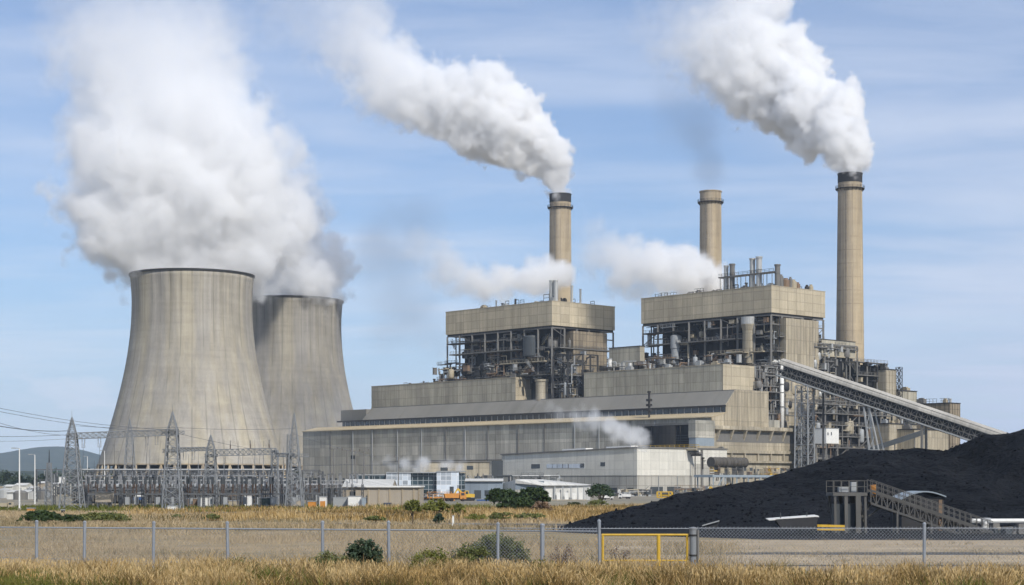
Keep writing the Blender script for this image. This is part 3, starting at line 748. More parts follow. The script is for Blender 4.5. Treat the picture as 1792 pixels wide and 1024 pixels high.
SL.sub(-2, 1.6, -0.6, SL.b, SL.z1-13.5, SL.z1-9.42).build('lower_wall', M['concrete'], cb)
SL.sub(-1.0, 0.8, 1, SL.b-1, 0, SL.z1-13.52).build('stem', M['dgrey'], cb)
# low pipe gallery at its foot
pg = thing('pipe_gallery', 'low dark pipe gallery with yellow rail behind the white warehouse roof', 'pipe gallery', SL.pt(0, -4, 0))
for k in range(4): MB().tube(SL.pt(-8, -4-k*0.9, 15.2+k*0.7), SL.pt(SL.a+4, -4-k*0.9, 15.2+k*0.7), 0.4, n=8).build('pipe', M[['steel_dark', 'steel_mid', 'dgrey', 'steel_tan'][k]], pg)
for i in range(9): MB().beam(SL.pt(-6+i*4, -5.4, 0), SL.pt(-6+i*4, -5.4, 18.4), 0.35).build('post', M['steel_dark'], pg)
railing([SL.pt(-8, -5.5, 18), SL.pt(SL.a, -5.5, 18)], 1.2, 0.14).build('handrail', M['yellow'], pg)

# ---------------------------------------------------------------- white warehouse
WH = Block(1115, 664, 878, 1272, 784)
wh = thing('warehouse', 'big white walled warehouse with grey panelled base below the plant', 'warehouse', WH.c)
zl = WH.z1-1.9; zb = ZH(832, 664)
def wedge(a0, a1, b0, b1, zlo, zh0, zh1, mat, nm):
    p = [WH.pt(a0, b0, zlo), WH.pt(a1, b0, zlo), WH.pt(a1, b0, zh1), WH.pt(a0, b0, zh0)]
    MB().prism(p, V*(b1-b0)).build(nm, M[mat], wh)
wedge(0, WH.a, 0, WH.b, zb, WH.z1, zl, 'white_clad', 'upper_wall')
WH.sub(0.15, WH.a-0.1, 0.15, WH.b-0.1, 0, zb-0.01).build('base_wall', M['ware_low'], wh)
p = [WH.pt(-0.4, -0.5, WH.z1+0.01), WH.pt(WH.a+0.3, -0.5, zl+0.01), WH.pt(WH.a+0.3, -0.5, zl+0.5), WH.pt(-0.4, -0.5, WH.z1+0.5)]
MB().prism(p, V*(WH.b+0.9)).build('roof', M['steel_mid'], wh)
for x0, x1, y0, y1 in ((930, 945, 812.5, 819.5),):
    pass
def wh_win(px0, px1, z0, z1, mat='glass_win', nm='window'):
    a1 = reach(WH.c, U, px0); a0 = reach(WH.c, U, px1); return WH.sub(a0, a1, -0.08, 0.2, z0, z1).build(nm, M[mat], wh)
zw = ZH(815.5, 690)
wh_win(930, 945, zw-0.85, zw+0.85)
wh_win(957, 1023, zw-0.85, zw+0.85, 'glass_pale', 'window_strip')
for px in (966, 975, 984, 994, 1015): wh_win(px, px+1.4, zw-0.85, zw+0.85, 'steel_mid', 'mullion')
wh_win(1016, 1022.5, zw-0.75, zw+0.9)
wh_win(1051, 1059, zw-0.2, zw+1.3)
for px0, px1 in ((1064, 1080), (1098, 1108)): wh_win(px0, px1, 0.2, 2.6, 'dgrey', 'dock_door')
b0 = reach(WH.c, V, 1210)
WH.sub(-0.06, 0.15, b0, WH.b-0.5, 0, zb+4.6).build('grey_patch', M['ware_low'], wh)
WH.sub(-0.45, 0.1, reach(WH.c, V, 1226), reach(WH.c, V, 1229), 3, WH.z1-0.3).build('downpipe', M['steel_mid'], wh)
for q0, q1 in ((1139, 1160), (1168, 1192)): WH.sub(-0.1, 0.2, reach(WH.c, V, q0), reach(WH.c, V, q1), 0.3, 3.0).build('dock_door', M['dgrey'], wh)
for px in (1152, 1185, 1210): WH.sub(-0.14, 0.0, reach(WH.c, V, px), reach(WH.c, V, px+1), 0.2, zb).build('pilaster', M['grey'], wh)
# flat skylights on its roof, an extractor bracket on the right-hand wall
for a in (6, 30): MB().obox(WH.pt(a, 3, WH.z1+0.5-a*0.025), U*13-UP*0.32, V*4, UP*0.7).build('skylight', M['white'], wh)
m = MB(); p = WH.pt(-0.5, b0+6, zb+2.5); m.tube(p, p+UP*4.5, 0.35, n=8); m.box(p+UP*4.0, 1.2, 1.0, 0.6, YAW); m.beam(p+UP*3.4, p+UP*3.4+V*2, 0.2); m.build('extractor', M['steel_dark'], wh)

# raised blue-grey platform with a long brown drum, right of the warehouse
BP = Block(1247, 640, 1240, 1392, 831)
bp = thing('raised_platform', 'blue grey steel platform on posts between warehouse and coal heap', 'platform', BP.c)
BP.sub(0, 9, 0, BP.b, BP.z1-0.9, BP.z1).build('deck', M['bluegrey'], bp)
for i in range(8):
    b = 1+i*(BP.b-2)/7
    for a in (0.5, 8): MB().beam(BP.pt(a, b, 0), BP.pt(a, b, BP.z1-0.9), 0.5).build('post', M['bluegrey'], bp)
MB().beam(BP.pt(0.3, 1, 0.3), BP.pt(0.3, 6, BP.z1-1), 0.4).build('brace', M['bluegrey'], bp)
railing([BP.pt(0.1, 0, BP.z1), BP.pt(0.1, BP.b, BP.z1)], 1.1, 0.1).build('handrail', M['steel_mid'], bp)
dr = thing('storage_tank', 'long brown horizontal drum lying on the blue grey platform', 'tank', BP.pt(5, 6, BP.z1))
p = BP.pt(5, 5, BP.z1+4.6); q = BP.pt(5, 24, BP.z1+4.6)
m = MB().tube(p, q, 1.9, n=22); 
for i in range(9): s = p+(q-p)*(i/8); m.tube(s-V*0.12, s+V*0.12, 1.97, n=22)
m.build('barrel', M['drum'], dr)
for b in (8, 13, 18, 22): BP.sub(4, 6, b, b+0.6, BP.z1, BP.z1+3.0).build('saddle', M['steel_mid'], dr)
MB().tube(q, q+V*1.2, 1.9, 1.0, 22).build('end_cap', M['steel_mid'], dr)
rng = random.Random(77)
sp = thing('scrap_row', 'yellow and brown machine scrap heaped on the blue grey platform edge', 'scrap heap', BP.pt(1.5, 2, BP.z1))
clutter(sp, BP.pt, (0.8, 2.6), (1.5, BP.b-3), (BP.z1, BP.z1+2.4), 40, rng, mats=['yellow', 'steel_tan', 'steel_dark', 'rust', 'steel_mid', 'steel_tan'], big=0.55)

# ---------------------------------------------------------------- stepped process buildings at the right
def process(label, bk, seed, n, na=4, nb=4, lev=6.0, mat='steel_mid', cmats=None, core=True, frm=True, d=8):
    rng = random.Random(seed); r = thing('process_structure', label, 'process plant', bk.c, 'steel process structures')
    pt = bk.pt
    as_ = [bk.a*i/(na-1) for i in range(na)]; bs = [bk.b*i/(nb-1) for i in range(nb)]
    zs = [bk.z0]; 
    while zs[-1]+lev < bk.z1: zs.append(zs[-1]+lev)
    zs.append(bk.z1)
    if core: bk.sub(2.5, bk.a-0.5, 2.5, bk.b-0.5, bk.z0, bk.z1-1.0).build('casing', M['core'], r)
    steel_frame(r, pt, as_, bs, zs, rng, mat=mat, cw=0.6, bw=0.5, pbeam=0.85, pbrace=0.35)
    for z in zs[1:]:
        if rng.random() < 0.7:
            dk = bk.sub(-0.8, 2.4, 0, bk.b, z-0.2, z+0.2).build('floor_deck', M[mat], r)
            railing([pt(-0.75, 0, z+0.2), pt(-0.75, bk.b, z+0.2)], 1.2, 0.12).build('handrail', M[mat], dk)
    clutter(r, pt, (-0.5, 2.4), (0.3, bk.b-0.3), (bk.z0, bk.z1), n, rng, mats=cmats)
    clutter(r, pt, (0, bk.a), (-0.4, 2.0), (bk.z0, bk.z1), n//2, rng, mats=cmats)
    return r
PS1 = Block(1330, 777, 1318, 1366, 640); PS1.a = 4.5; PS1.z0 = 29
process('tall pipe tower between the beige hall end and the conveyor head', PS1, 41, 50, cmats=['duct', 'steel_dark', 'steel_mid', 'duct', 'rust'])
p0 = PS1.pt(-1, 14.0, 0)
hd = thing('vent_pipe', 'fat white bent pipe standing at the head of the coal conveyor', 'pipe', p0)
zt = ZH(633, p0.y); m = MB().tube(p0+UP*20, p0+UP*(zt-1.5), 0.95, n=14); 
el = [p0+UP*(zt-1.5), p0+UP*(zt-0.4)+U*0.4, p0+UP*zt+U*1.4, p0+UP*zt+U*18]
m.path(el, 0.95, 14); m.build('bent_pipe', M['white'], hd, smooth=True)
for z in (28, 38, 48): MB().lathe(p0+UP*z, [(1.2, 0), (1.2, 0.4), (0.9, 0.4)], 14).build('collar', M['steel_mid'], hd)
PS2 = Block(1372, 786, 1364, 1500, 668); PS2.a = 9; PS2.z0 = 28.5; 
process('dark steel process frame under the upper end of the conveyor', PS2, 42, 130, nb=8, cmats=['steel_dark', 'steel_mid', 'steel_tan', 'steel_dark', 'rust', 'grey', 'duct'])
PS3 = Block(1424, 800, 1418, 1500, 600); PS3.a = 5; PS3.z0 = 30
process('upper steel frame joining right boiler house to tall chimney foot', PS3, 43, 85, nb=5, cmats=['steel_dark', 'steel_mid', 'steel_tan', 'duct'])
PS4 = Block(1500, 812, 1494, 1552, 633); PS4.a = 12
process('steel stair frame with flat roof just right of tall chimney foot', PS4, 44, 50, nb=4, cmats=['steel_dark', 'steel_mid', 'steel_tan', 'steel_tan'])
bx = Block(1438, 805, 1430, 1497, 594, 621); bx.a = 10
cbx = thing('clad_box', 'grey clad box high on the frame left of the tall chimney', 'clad box', bx.c+UP*bx.z0)
bx.mb().build('cladding', M['grey_beige'], cbx); bx.sub(-0.2, 10.2, -0.2, bx.b+0.2, bx.z1, bx.z1+0.3).build('roof_edge', M['steel_dark'], cbx); bx.sub(-0.5, 10.2, -0.3, bx.b+0.8, bx.z0-0.6, bx.z0-0.01).build('base_frame', M['steel_tan'], cbx)
def clad_block(label, bk, mat, nm='silo_building', cat='building', trim='steel_dark', ribs=0, seed=1, kit=8):
    r = thing(nm, label, cat, bk.c)
    bk.mb().build('wall', M[mat], r); bk.sub(-0.25, bk.a+0.25, -0.25, bk.b+0.25, bk.z1, bk.z1+0.45).build('roof', M[trim], r)
    for i in range(ribs):
        b = 0.3+i*(bk.b-0.6)/max(1, ribs-1); bk.sub(-0.25, 0.0, b-0.15, b+0.15, bk.z0, bk.z1-0.05).build('rib', M[mat], r)
    roof_kit(r, bk.pt, bk.z1+0.45, (0.5, bk.a-1), (0.5, bk.b-1), random.Random(seed), kit, 2.2)
    return r
S1 = Block(1550, 820, 1507, 1568, 647); clad_block('pale ribbed silo building with two lit faces right of the tall chimney', S1, 'concrete', ribs=4, seed=3)
m = MB().lattice(S1.pt(1, S1.b-0.8, S1.z1+0.4), S1.pt(1, S1.b-0.8, S1.z1+1.6), 1.0, 1.0, 2)
lm = thing('ladder_mast', 'slim lattice ladder mast clinging to the pale ribbed silo building', 'mast', S1.pt(-0.6, S1.b+1.6, 0))
MB().lattice(S1.pt(-0.6, S1.b+1.6, 22), S1.pt(-0.6, S1.b+1.6, S1.z1+1.5), 2.2, 2.2, 12, 0.22, 0.13, ref=U.copy()).build('lattice', M['steel_dark'], lm)
S2 = Block(1572, 832, 1565, 1604, 684); S2.a = 16; clad_block('lower grey block with overhanging flat roof behind the conveyor', S2, 'grey_beige', seed=4, ribs=3)
S3 = Block(1662, 815, 1604, 1680, 706); clad_block('brown ribbed block at the far right end of the plant', S3, 'brown_grid', seed=5, ribs=5, kit=5)
S4 = Block(1555, 792, 1540, 1604, 742); S4.a = 10; clad_block('low beige concrete block under the middle of the conveyor', S4, 'concrete', seed=6, ribs=3)
S5 = Block(1600, 790, 1592, 1660, 752); S5.a = 10; clad_block('low tan block under the lower half of the conveyor', S5, 'beige_dirty', seed=7, ribs=0, kit=3)
PS5 = Block(1424, 772, 1418, 1560, 706); PS5.a = 8
process('long lower process frame behind the lattice trestle of the conveyor', PS5, 46, 130, nb=8, lev=5, cmats=['steel_dark', 'steel_mid', 'steel_tan', 'concrete', 'rust', 'grey', 'concrete'])
WB = Block(1446, 742, 1438, 1468, 750, 776); WB.a = 6
wb = thing('equipment_house', 'pale square equipment house on legs beside the lattice trestle', 'equipment house', WB.c)
WB.mb().build('wall', M['white'], wb); WB.sub(-0.15, 6.1, -0.1, WB.b+0.1, WB.z1, WB.z1+0.25).build('roof', M['grey'], wb)
for b in (0.4, WB.b-0.4):
    for a in (0.3, 5.6): MB().beam(WB.pt(a, b, 0), WB.pt(a, b, WB.z0), 0.45).build('leg', M['steel_mid'], wb)
WB.sub(-0.06, 0.0, 0.8, 1.5, WB.z0+3.4, WB.z0+4.6).build('vent', M['dgrey'], wb); WB.sub(-0.06, 0.0, 3.2, 3.8, WB.z0+3.4, WB.z0+4.8).build('vent', M['dgrey'], wb)
LF = Block(1300, 770, 1250, 1420, 742); 
# low roof structures between the boiler houses
GB = Block(1120, 830, 1066, 1128, 606, 640); gb = thing('clad_box', 'grey clad box on the roofs between the two boiler houses', 'clad box', GB.c+UP*GB.z0)
GB.mb().build('cladding', M['grey_beige'], gb); GB.sub(-0.2, GB.a+0.2, -0.2, GB.b+0.2, GB.z1, GB.z1+0.35).build('roof_edge', M['steel_dark'], gb)
GB.sub(-0.5, GB.a+0.2, -1.5, GB.b, 30, GB.z0-0.02).build('support', M['steel_dark'], gb)
vp = thing('vent_pipe', 'short white pipe standing on the roof between the boiler houses', 'pipe', UB2.pt(UB2.a-8, 6, UB2.z1))
p = UB2.pt(UB2.a-9, 8, UB2.z1); MB().tube(p, p+UP*6.4, 1.0, n=12).build('pipe', M['white'], vp); MB().tube(p+UP*6.4, p+UP*6.8, 1.15, n=12).build('cap', M['grey'], vp)
rt = thing('rooftop_plant', 'jumble of pipework on the roof of the right upper bay', 'rooftop plant', UB2.pt(10, 8, UB2.z1))
clutter(rt, UB2.pt, (2, UB2.a-4), (6, 18), (UB2.z1+0.3, UB2.z1+5), 45, random.Random(9), mats=['steel_dark', 'steel_mid', 'grey', 'duct', 'rust'])
rt = thing('rooftop_plant', 'jumble of pipework on the roof of the left upper bay', 'rooftop plant', UB1.pt(10, 8, UB1.z1))
clutter(rt, UB1.pt, (2, UB1.a*0.55), (4, 18), (UB1.z1+0.3, UB1.z1+6), 45, random.Random(10), mats=['steel_dark', 'steel_mid', 'grey', 'duct', 'rust'])

# ---------------------------------------------------------------- inclined coal conveyor
A0 = P(1363, 656, 716); B0 = P(1735, 782, 664); dv = (B0-A0); B0 = A0+dv*(A0.z/(A0.z-B0.z))*0.97; dv = (B0-A0)
dn = dv.normalized(); hor = Vector((dn.x, dn.y, 0)).normalized(); side = Vector((hor.y, -hor.x, 0))   # towards the camera
if side.y > 0: side = -side
up = side.cross(dn); up = up if up.z > 0 else -up
Lc = dv.length; W2 = 2.6; Ht = 4.4
cv = thing('coal_conveyor', 'long covered lattice coal conveyor sloping down from the boiler house to the coal heap', 'conveyor', G(1500, 700))
fl = MB().obox(A0-side*W2-up*0.5, dn*Lc, side*2*W2, up*0.5); fl.build('belt_floor', M['steel_dark'], cv)
for s in (1, -1):
    o = A0+side*W2*s; k = MB(); k.beam(o, o+dn*Lc, 0.3, 0.55); k.build('bottom_chord', M['duct'], cv)
    k = MB(); k.beam(o+up*Ht, o+up*Ht+dn*Lc, 0.3, 0.4); k.build('top_chord', M['steel_mid'], cv)
    k = MB(); k.beam(o+up*Ht*0.48, o+up*Ht*0.48+dn*Lc, 0.2, 0.25)
    n = int(Lc/2.2)
    for i in range(n+1):
        q = o+dn*(Lc*i/n); k.beam(q, q+up*Ht, 0.2)
        if i < n:
            e = o+dn*(Lc*(i+1)/n)
            if i % 2: k.beam(q, e+up*Ht*0.48, 0.15); k.beam(q+up*Ht*0.48, e+up*Ht, 0.15)
            else: k.beam(q+up*Ht*0.48, e, 0.15); k.beam(q+up*Ht, e+up*Ht*0.48, 0.15)
    k.build('side_truss', M['steel_mid'], cv)
MB().obox(A0-side*1.6+up*0.9, dn*Lc, side*3.2, up*1.4).build('belt', M['black'], cv)
MB().obox(A0-side*(W2-0.25)+up*0.05, dn*Lc, side*0.1, up*(Ht-0.2)).build('far_side_sheet', M['steel_dark'], cv)
pr = []
for i in range(11):
    a = math.pi*i/10; pr.append(A0+side*(math.cos(a)*(W2+0.5))+up*(Ht+0.1+math.sin(a)*2.3))
m = MB()
for i in range(10): m.obox(pr[i], dn*Lc, pr[i+1]-pr[i], up*0.12)
m.build('roof', M['gallery_roof'], cv)
for ss in (0.66,): MB().beam(pr[1+int(ss*3)]+up*0.18, pr[1+int(ss*3)]+up*0.18+dn*Lc, 0.18).build('roof_rail', M['steel_mid'], cv)
def foot(px):
    k = (px-CX)/F; t = (k*A0.y-A0.x)/(dv.x-k*dv.y); return A0+dv*t
c = foot(1408); MB().lattice(Vector((c.x, c.y, 0)), c-UP*0.9, 6.0, 5.4, 9, 0.45, 0.16, ref=hor.copy()).build('lattice_trestle', M['galv'], cv)
for dd in (-6.2,): 
    MB().beam(Vector((c.x, c.y, 0))+hor*7.2-side*2, c+hor*7.2-side*2-UP*4, 0.7).build('trestle_post', M['steel_dark'], cv)
c = foot(1522); 
k = MB()
for s in (-1, 1):
    k.beam(Vector((c.x, c.y, 0))+side*2.6*s+hor*3.2, c+side*2*s-hor*1.5-UP*0.6, 0.6)
    k.beam(Vector((c.x, c.y, 0))+side*2.6*s+hor*9.0, c+side*2*s+hor*0.8-UP*0.9, 0.45)
for f in (0.25, 0.5, 0.75):
    p = Vector((c.x, c.y, c.z*f)); k.beam(p+hor*(3.2-4.7*f)+side*2.4, p+hor*(9-8.2*f)+side*2.4, 0.3)
    k.beam(p+hor*(3.2-4.7*f)+side*2.4, p+UP*5+hor*(9-8.2*f-2)+side*2.4, 0.25)
k.build('raking_trestle', M['duct'], cv)
c = foot(1617); k = MB()
for s in (-1, 1): k.beam(Vector((c.x, c.y, 0))+side*2.2*s, c+side*2.0*s-UP*0.6, 0.8)
k.beam(Vector((c.x, c.y, c.z*0.5))+side*2.2, Vector((c.x, c.y, c.z*0.5))-side*2.2, 0.4); k.build('post_trestle', M['steel_mid'], cv)
# dark sloping chute under the conveyor
p = P(1560, 775, 705); q = P(1618, 756, 705); ch = thing('coal_chute', 'short dark sloping chute under the middle of the conveyor', 'chute', G(1590, 705))
MB().beam(p-(q-p)*0.8, q, 2.0, 2.0).build('trough', M['dgrey'], ch)
for t_ in (-0.5, 0.1, 0.7):
    s = p+(q-p)*t_; MB().beam(Vector((s.x, s.y, 0)), s, 0.4).build('leg', M['steel_mid'], ch)
# ---------------------------------------------------------------- coal heap
RIDGE = [(940, 927, 183), (985, 920, 188), (1060, 896, 200), (1130, 880, 215), (1200, 861, 232), (1290, 846, 246), (1340, 838, 252), (1380, 826, 258),
         (1430, 808, 266), (1468, 795, 270), (1486, 788, 272), (1500, 786.5, 272), (1560, 788, 272), (1600, 785, 270), (1650, 787, 266), (1672, 780, 262), (1700, 770, 258), (1722, 762, 256),
         (1760, 758, 254), (1800, 752, 252), (1900, 742, 250), (2050, 748, 250), (2250, 770, 250), (2500, 830, 250), (2600, 845+4.5*F/250, 250)]
rx = np.array([(p-CX)/F*y for p, q, y in RIDGE]); ry = np.array([y for p, q, y in RIDGE]); rz = np.array([CAMZ+(HZ-q)/F*y for p, q, y in RIDGE])
rz = np.maximum(rz, 0.02)
def vnoise(x, y, s, seed=0):
    rs = np.random.RandomState(seed); T = rs.rand(64, 64)
    u = x/s; v = y/s; i = np.floor(u).astype(int); j = np.floor(v).astype(int); fu = u-i; fv = v-j
    fu = fu*fu*(3-2*fu); fv = fv*fv*(3-2*fv); g = lambda a, b: T[a % 64, b % 64]
    return (g(i, j)*(1-fu)+g(i+1, j)*fu)*(1-fv)+(g(i, j+1)*(1-fu)+g(i+1, j+1)*fu)*fv-0.5
def grid_obj(name, xs, ys, hf, mat, smooth=True):
    X, Y = np.meshgrid(xs, ys); Z = hf(X, Y)
    n, k = len(xs), len(ys)
    co = np.stack([X, Y, Z], -1).reshape(-1, 3).astype(np.float32)
    a = (np.arange(k-1)[:, None]*n+np.arange(n-1)[None]).reshape(-1)
    fc = np.stack([a, a+1, a+n+1, a+n], -1).astype(np.int32)
    me = bpy.data.meshes.new(name); me.vertices.add(len(co)); me.vertices.foreach_set('co', co.ravel())
    me.loops.add(fc.size); me.loops.foreach_set('vertex_index', fc.ravel()); me.polygons.add(len(fc))
    me.polygons.foreach_set('loop_start', np.arange(0, fc.size, 4, dtype=np.int32)); me.polygons.foreach_set('loop_total', np.full(len(fc), 4, np.int32))
    if smooth: me.polygons.foreach_set('use_smooth', np.ones(len(fc), bool))
    me.update(calc_edges=True); me.materials.append(mat)
    o = bpy.data.objects.new(name, me); COL.objects.link(o); return o
def heap_h(X, Y):
    zr = np.interp(X, rx, rz); yr = np.interp(X, rx, ry)
    toe = 172+0*X
    t = np.clip((Y-toe)/(yr-toe), 0, 1)
    front = zr*(0.55*t+0.45*t**1.6)
    back = np.maximum(zr-(Y-yr)*0.62, -1)
    h = np.where(Y < yr, front, back)
    amp = np.clip(h/3.0, 0, 1)
    # machine-pushed terraces and gullies, then lumps
    w = vnoise(X+Y*0.4, Y-X*0.15, 9, 1)*0.8+vnoise(X, Y, 4.2, 2)*0.35+vnoise(X, Y, 1.7, 3)*0.32+vnoise(X, Y, 0.8, 4)*0.15
    ridg = np.clip(1-np.abs(Y-yr)/10, 0, 1)
    g = X*0.9-Y*0.35; gul = 1.3*(np.abs(vnoise(g, Y*0.25, 5, 6))*-1.6+0.3)+0.6*(np.abs(vnoise(g*0.8+Y*.3, Y*0.3, 2.2, 7))*-1.6+0.3)
    w2 = w*(1-0.55*ridg)
    return h+amp*(w2+gul*(1-0.6*ridg))-0.03+0.05*vnoise(X, Y, 1.1, 5)*(h > 0.05)
hp = grid_obj('coal_heap', np.arange(-1, 148, 0.36), np.arange(171, 292, 0.42), heap_h, M['coal'])
tag(hp, 'huge sloping heap of black coal filling the right side in front of the plant', 'coal heap')
def coal_lumps():
    rs = np.random.RandomState(4); n = 9000; X = rs.uniform(4, 110, n); Y = rs.uniform(172, 270, n); Z = heap_h(X, Y); k = (Z > 0.1) & (vnoise(X, Y, 6, 15)+0.4*vnoise(X, Y, 2, 16)+0.55 > rs.rand(n)); X, Y, Z = X[k], Y[k], Z[k]; n = len(X)
    sz = 0.06+0.16*rs.rand(n)**3; u = rs.normal(size=(n, 6, 3))*0.22+np.array([[1, 0, 0], [-1, 0, 0], [0, 1, 0], [0, -1, 0], [0, 0, 1], [0, 0, -1]]); v = np.stack([X, Y, Z+sz*0.3], -1)[:, None]+u*sz[:, None, None]
    f = np.array([(0, 2, 4), (2, 1, 4), (1, 3, 4), (3, 0, 4), (2, 0, 5), (1, 2, 5), (3, 1, 5), (0, 3, 5)]); T = v[:, f].reshape(-1, 3, 3)
    me = bpy.data.meshes.new('coal_lumps'); me.from_pydata(T.reshape(-1, 3).tolist(), [], np.arange(len(T)*3).reshape(-1, 3).tolist()); me.update(); me.materials.append(M['coal']); o = bpy.data.objects.new('coal_lumps', me); COL.objects.link(o)
    tag(o, 'loose black coal lumps lying over the coal heap', 'coal', kind='stuff')
coal_lumps()
def strip(name, pts, z, mat, wob=0.0, seed=0):
    """a ground sheet between two edges: pts = [(x, y_near, y_far)]"""
    rs = np.random.RandomState(seed); vs = []; fs = []; n = 120
    x = np.linspace(pts[0][0], pts[-1][0], n); P_ = np.array(pts)
    a = np.interp(x, P_[:, 0], P_[:, 1])+vnoise(x, x*0+3, 6, seed)*wob*2+vnoise(x, x*0+3, 1.5, seed+1)*wob; b = np.interp(x, P_[:, 0], P_[:, 2])+vnoise(x, x*0+9, 7, seed+2)*wob*2+vnoise(x, x*0+3, 1.7, seed+3)*wob
    m = MB()
    for i in range(n): vs += [(x[i], a[i], z), (x[i], b[i], z)]
    for i in range(n-1): fs.append((2*i, 2*i+2, 2*i+3, 2*i+1))
    m.add(vs, fs); return struct(m.build(name, mat))
strip('coal_yard_ground', [(-2, 172, 182), (6, 158, 185), (20, 140, 190), (45, 138, 190), (160, 138, 190)], 0.012, M['coal_dust'], 1.0, 3)

# ---------------------------------------------------------------- coal yard machines in front of the heap
Ys = 152
sk = thing('coal_shelter', 'black open shelter with thin white roof at the foot of the coal heap', 'shelter', G(1392, Ys))
def q(px, py, Y=Ys): return P(px, py, Y)
m = MB().prism([q(1357, 909), q(1432, 904.5), q(1428, 926), q(1368, 926)], Vector((0.4, 4.0, 0))); m.build('hopper_body', M['black_band'], sk)
m = MB().prism([q(1344, 909), q(1432, 902.5), q(1434, 905), q(1346, 911)], Vector((0.5, 5.0, 0))); m.build('roof', M['white'], sk)
for px in (1372, 1400, 1424): MB().beam(G(px, Ys+1), q(px, 912, Ys+1), 0.2).build('post', M['dgrey'], sk)
for px in (1366, 1412): MB().beam(q(px, 908, Ys+1), q(px, 897, Ys+1), 0.08).build('aerial', M['dgrey'], sk)
yb = thing('guide_beam', 'yellow steel beam low beside the black shelter', 'beam', G(1450, Ys))
m = MB(); m.beam(q(1430, 920), q(1478, 921), 0.2, 0.2); m.build('beam', M['yellow'], yb); MB().beam(q(1430, 926), q(1478, 926.5), 0.25, 0.2).build('lower_beam', M['yellow'], yb)
for px in (1440, 1468): MB().beam(G(px, Ys), q(px, 921), 0.18).build('leg', M['dgrey'], yb)
sp = thing('skip', 'small dark tilted skip half sunk in coal behind the fence', 'skip', G(1245, 160))
m = MB().prism([q(1229, 921, 160), q(1259, 912, 160), q(1256, 921, 160), q(1238, 927, 160)], Vector((0.2, 2.5, 0))); m.build('tub', M['black_band'], sp)
MB().beam(q(1229, 920, 159.8), q(1259, 911.4, 159.8), 0.1).build('rim', M['grey'], sp)
# loading platform and stacker conveyor (overlay dimming is put into their steel colour)
Yc = 158
lp = thing('loading_platform', 'grey steel loading platform with railings at the head of the yard conveyor', 'platform', G(1490, Yc))
m = MB().obox(q(1458, 868, Yc), q(1518, 868, Yc)-q(1458, 868, Yc), Vector((0, 3.5, 0)), UP*0.3); m.build('deck', M['yard_steel'], lp)
railing([q(1458, 868, Yc)+UP*.3, q(1518, 868, Yc)+UP*.3], 1.05, 0.05, 0.7).build('handrail', M['yard_steel'], lp)
railing([q(1458, 868, Yc)+UP*.3+Vector((0, 3.4, 0)), q(1518, 868, Yc)+UP*.3+Vector((0, 3.4, 0))], 1.05, 0.05, 0.7).build('handrail', M['yard_steel'], lp)
for px, w in ((1462, .2), (1481, .3), (1502, .45), (1515, .2)):
    for dy in (0.2, 3.2): MB().beam(G(px, Yc+dy), Vector((q(px, 868, Yc).x, Yc+dy, q(px, 868, Yc).z)), w).build('post', M['yard_steel'], lp)
MB().beam(q(1508, 905, Yc+1), q(1530, 872, Yc+1), 0.2).build('brace', M['yard_steel'], lp); MB().beam(q(1510, 912, Yc+1), q(1545, 884, Yc+1), 0.15).build('brace', M['yard_steel'], lp)
MB().box(q(1480, 905, Yc+1.5)-UP*2, 2.2, 1.8, 3.2).build('drive_house', M['dgrey'], lp)
MB().box(q(1476, 867, Yc+1.2)+UP*.3, 0.9, 0.8, 0.5).box(q(1494, 867, Yc+1.2)+UP*.3, 0.5, 0.5, 0.9).build('motor', M['grey'], lp)
MB().box(q(1528, 866, Yc+0.6)-UP*.2, 0.45, 0.5, 1.1).build('cabinet', M['orange'], lp)
yc = thing('yard_conveyor', 'open lattice yard conveyor sloping down to the right before the coal heap', 'conveyor', G(1640, Yc))
a = q(1524, 858, Yc); b = q(1738, 932, Yc-3)
d = b-a; ds = Vector((0, 1.6, 0))
for dy in (0, 1.6):
    o = a+Vector((0, dy, 0)); k = MB()
    k.beam(o, o+d, 0.12, 0.2); k.beam(o-UP*1.15, o-UP*1.15+d, 0.12, 0.2)
    n = 22
    for i in range(n):
        s = o+d*(i/n); e = o+d*((i+1)/n); k.beam(s, s-UP*1.15, 0.08)
        k.beam(s-UP*1.15 if i % 2 else s, e if i % 2 else e-UP*1.15, 0.07)
    k.build('side_truss', M['yard_steel'], yc)
    k = MB(); k.beam(o+UP*0.95, o+d+UP*0.95, 0.06); k.beam(o+UP*0.5, o+d+UP*0.5, 0.05)
    for i in range(n): s = o+d*(i/n); k.beam(s, s+UP*0.95, 0.05)
    k.build('handrail', M['yard_steel'], yc)
MB().obox(a-UP*0.35, d, ds, UP*0.12).build('belt', M['black'], yc)
for f in (0.22, 0.5, 0.75):
    s = a+d*f; k = MB()
    for dy in (0, 1.6): k.beam(Vector((s.x, s.y+dy, 0)), Vector((s.x, s.y+dy, s.z-1.1)), 0.16)
    k.build('leg', M['yard_steel'], yc)
hb = thing('hopper_house', 'dark hopper house with curved grey blue roof behind the yard conveyor', 'hopper house', G(1613, 166))
h0 = G(1578, 166); zt = ZH(873, 166); wx = (1652-1578)/F*166
MB().obox(h0, Vector((wx, 0, 0)), Vector((0, 5, 0)), UP*zt).build('wall', M['black_band'], hb)
k = MB(); pr = [h0+Vector((wx*i/10-0.15+0.03*i, -0.3, zt+0.6*math.sin(math.pi*i/10)+0.01+0.25*(i/10-0.5))) for i in range(11)]
for i in range(10): k.obox(pr[i], pr[i+1]-pr[i], Vector((0, 5.6, 0)), UP*0.12)
k.build('roof', M['bluegrey'], hb)
MB().obox(h0+Vector((0.6, -0.05, 1.6)), Vector((1.3, 0, 0)), Vector((0, 0.1, 0)), UP*1.7).build('opening', M['core'], hb)
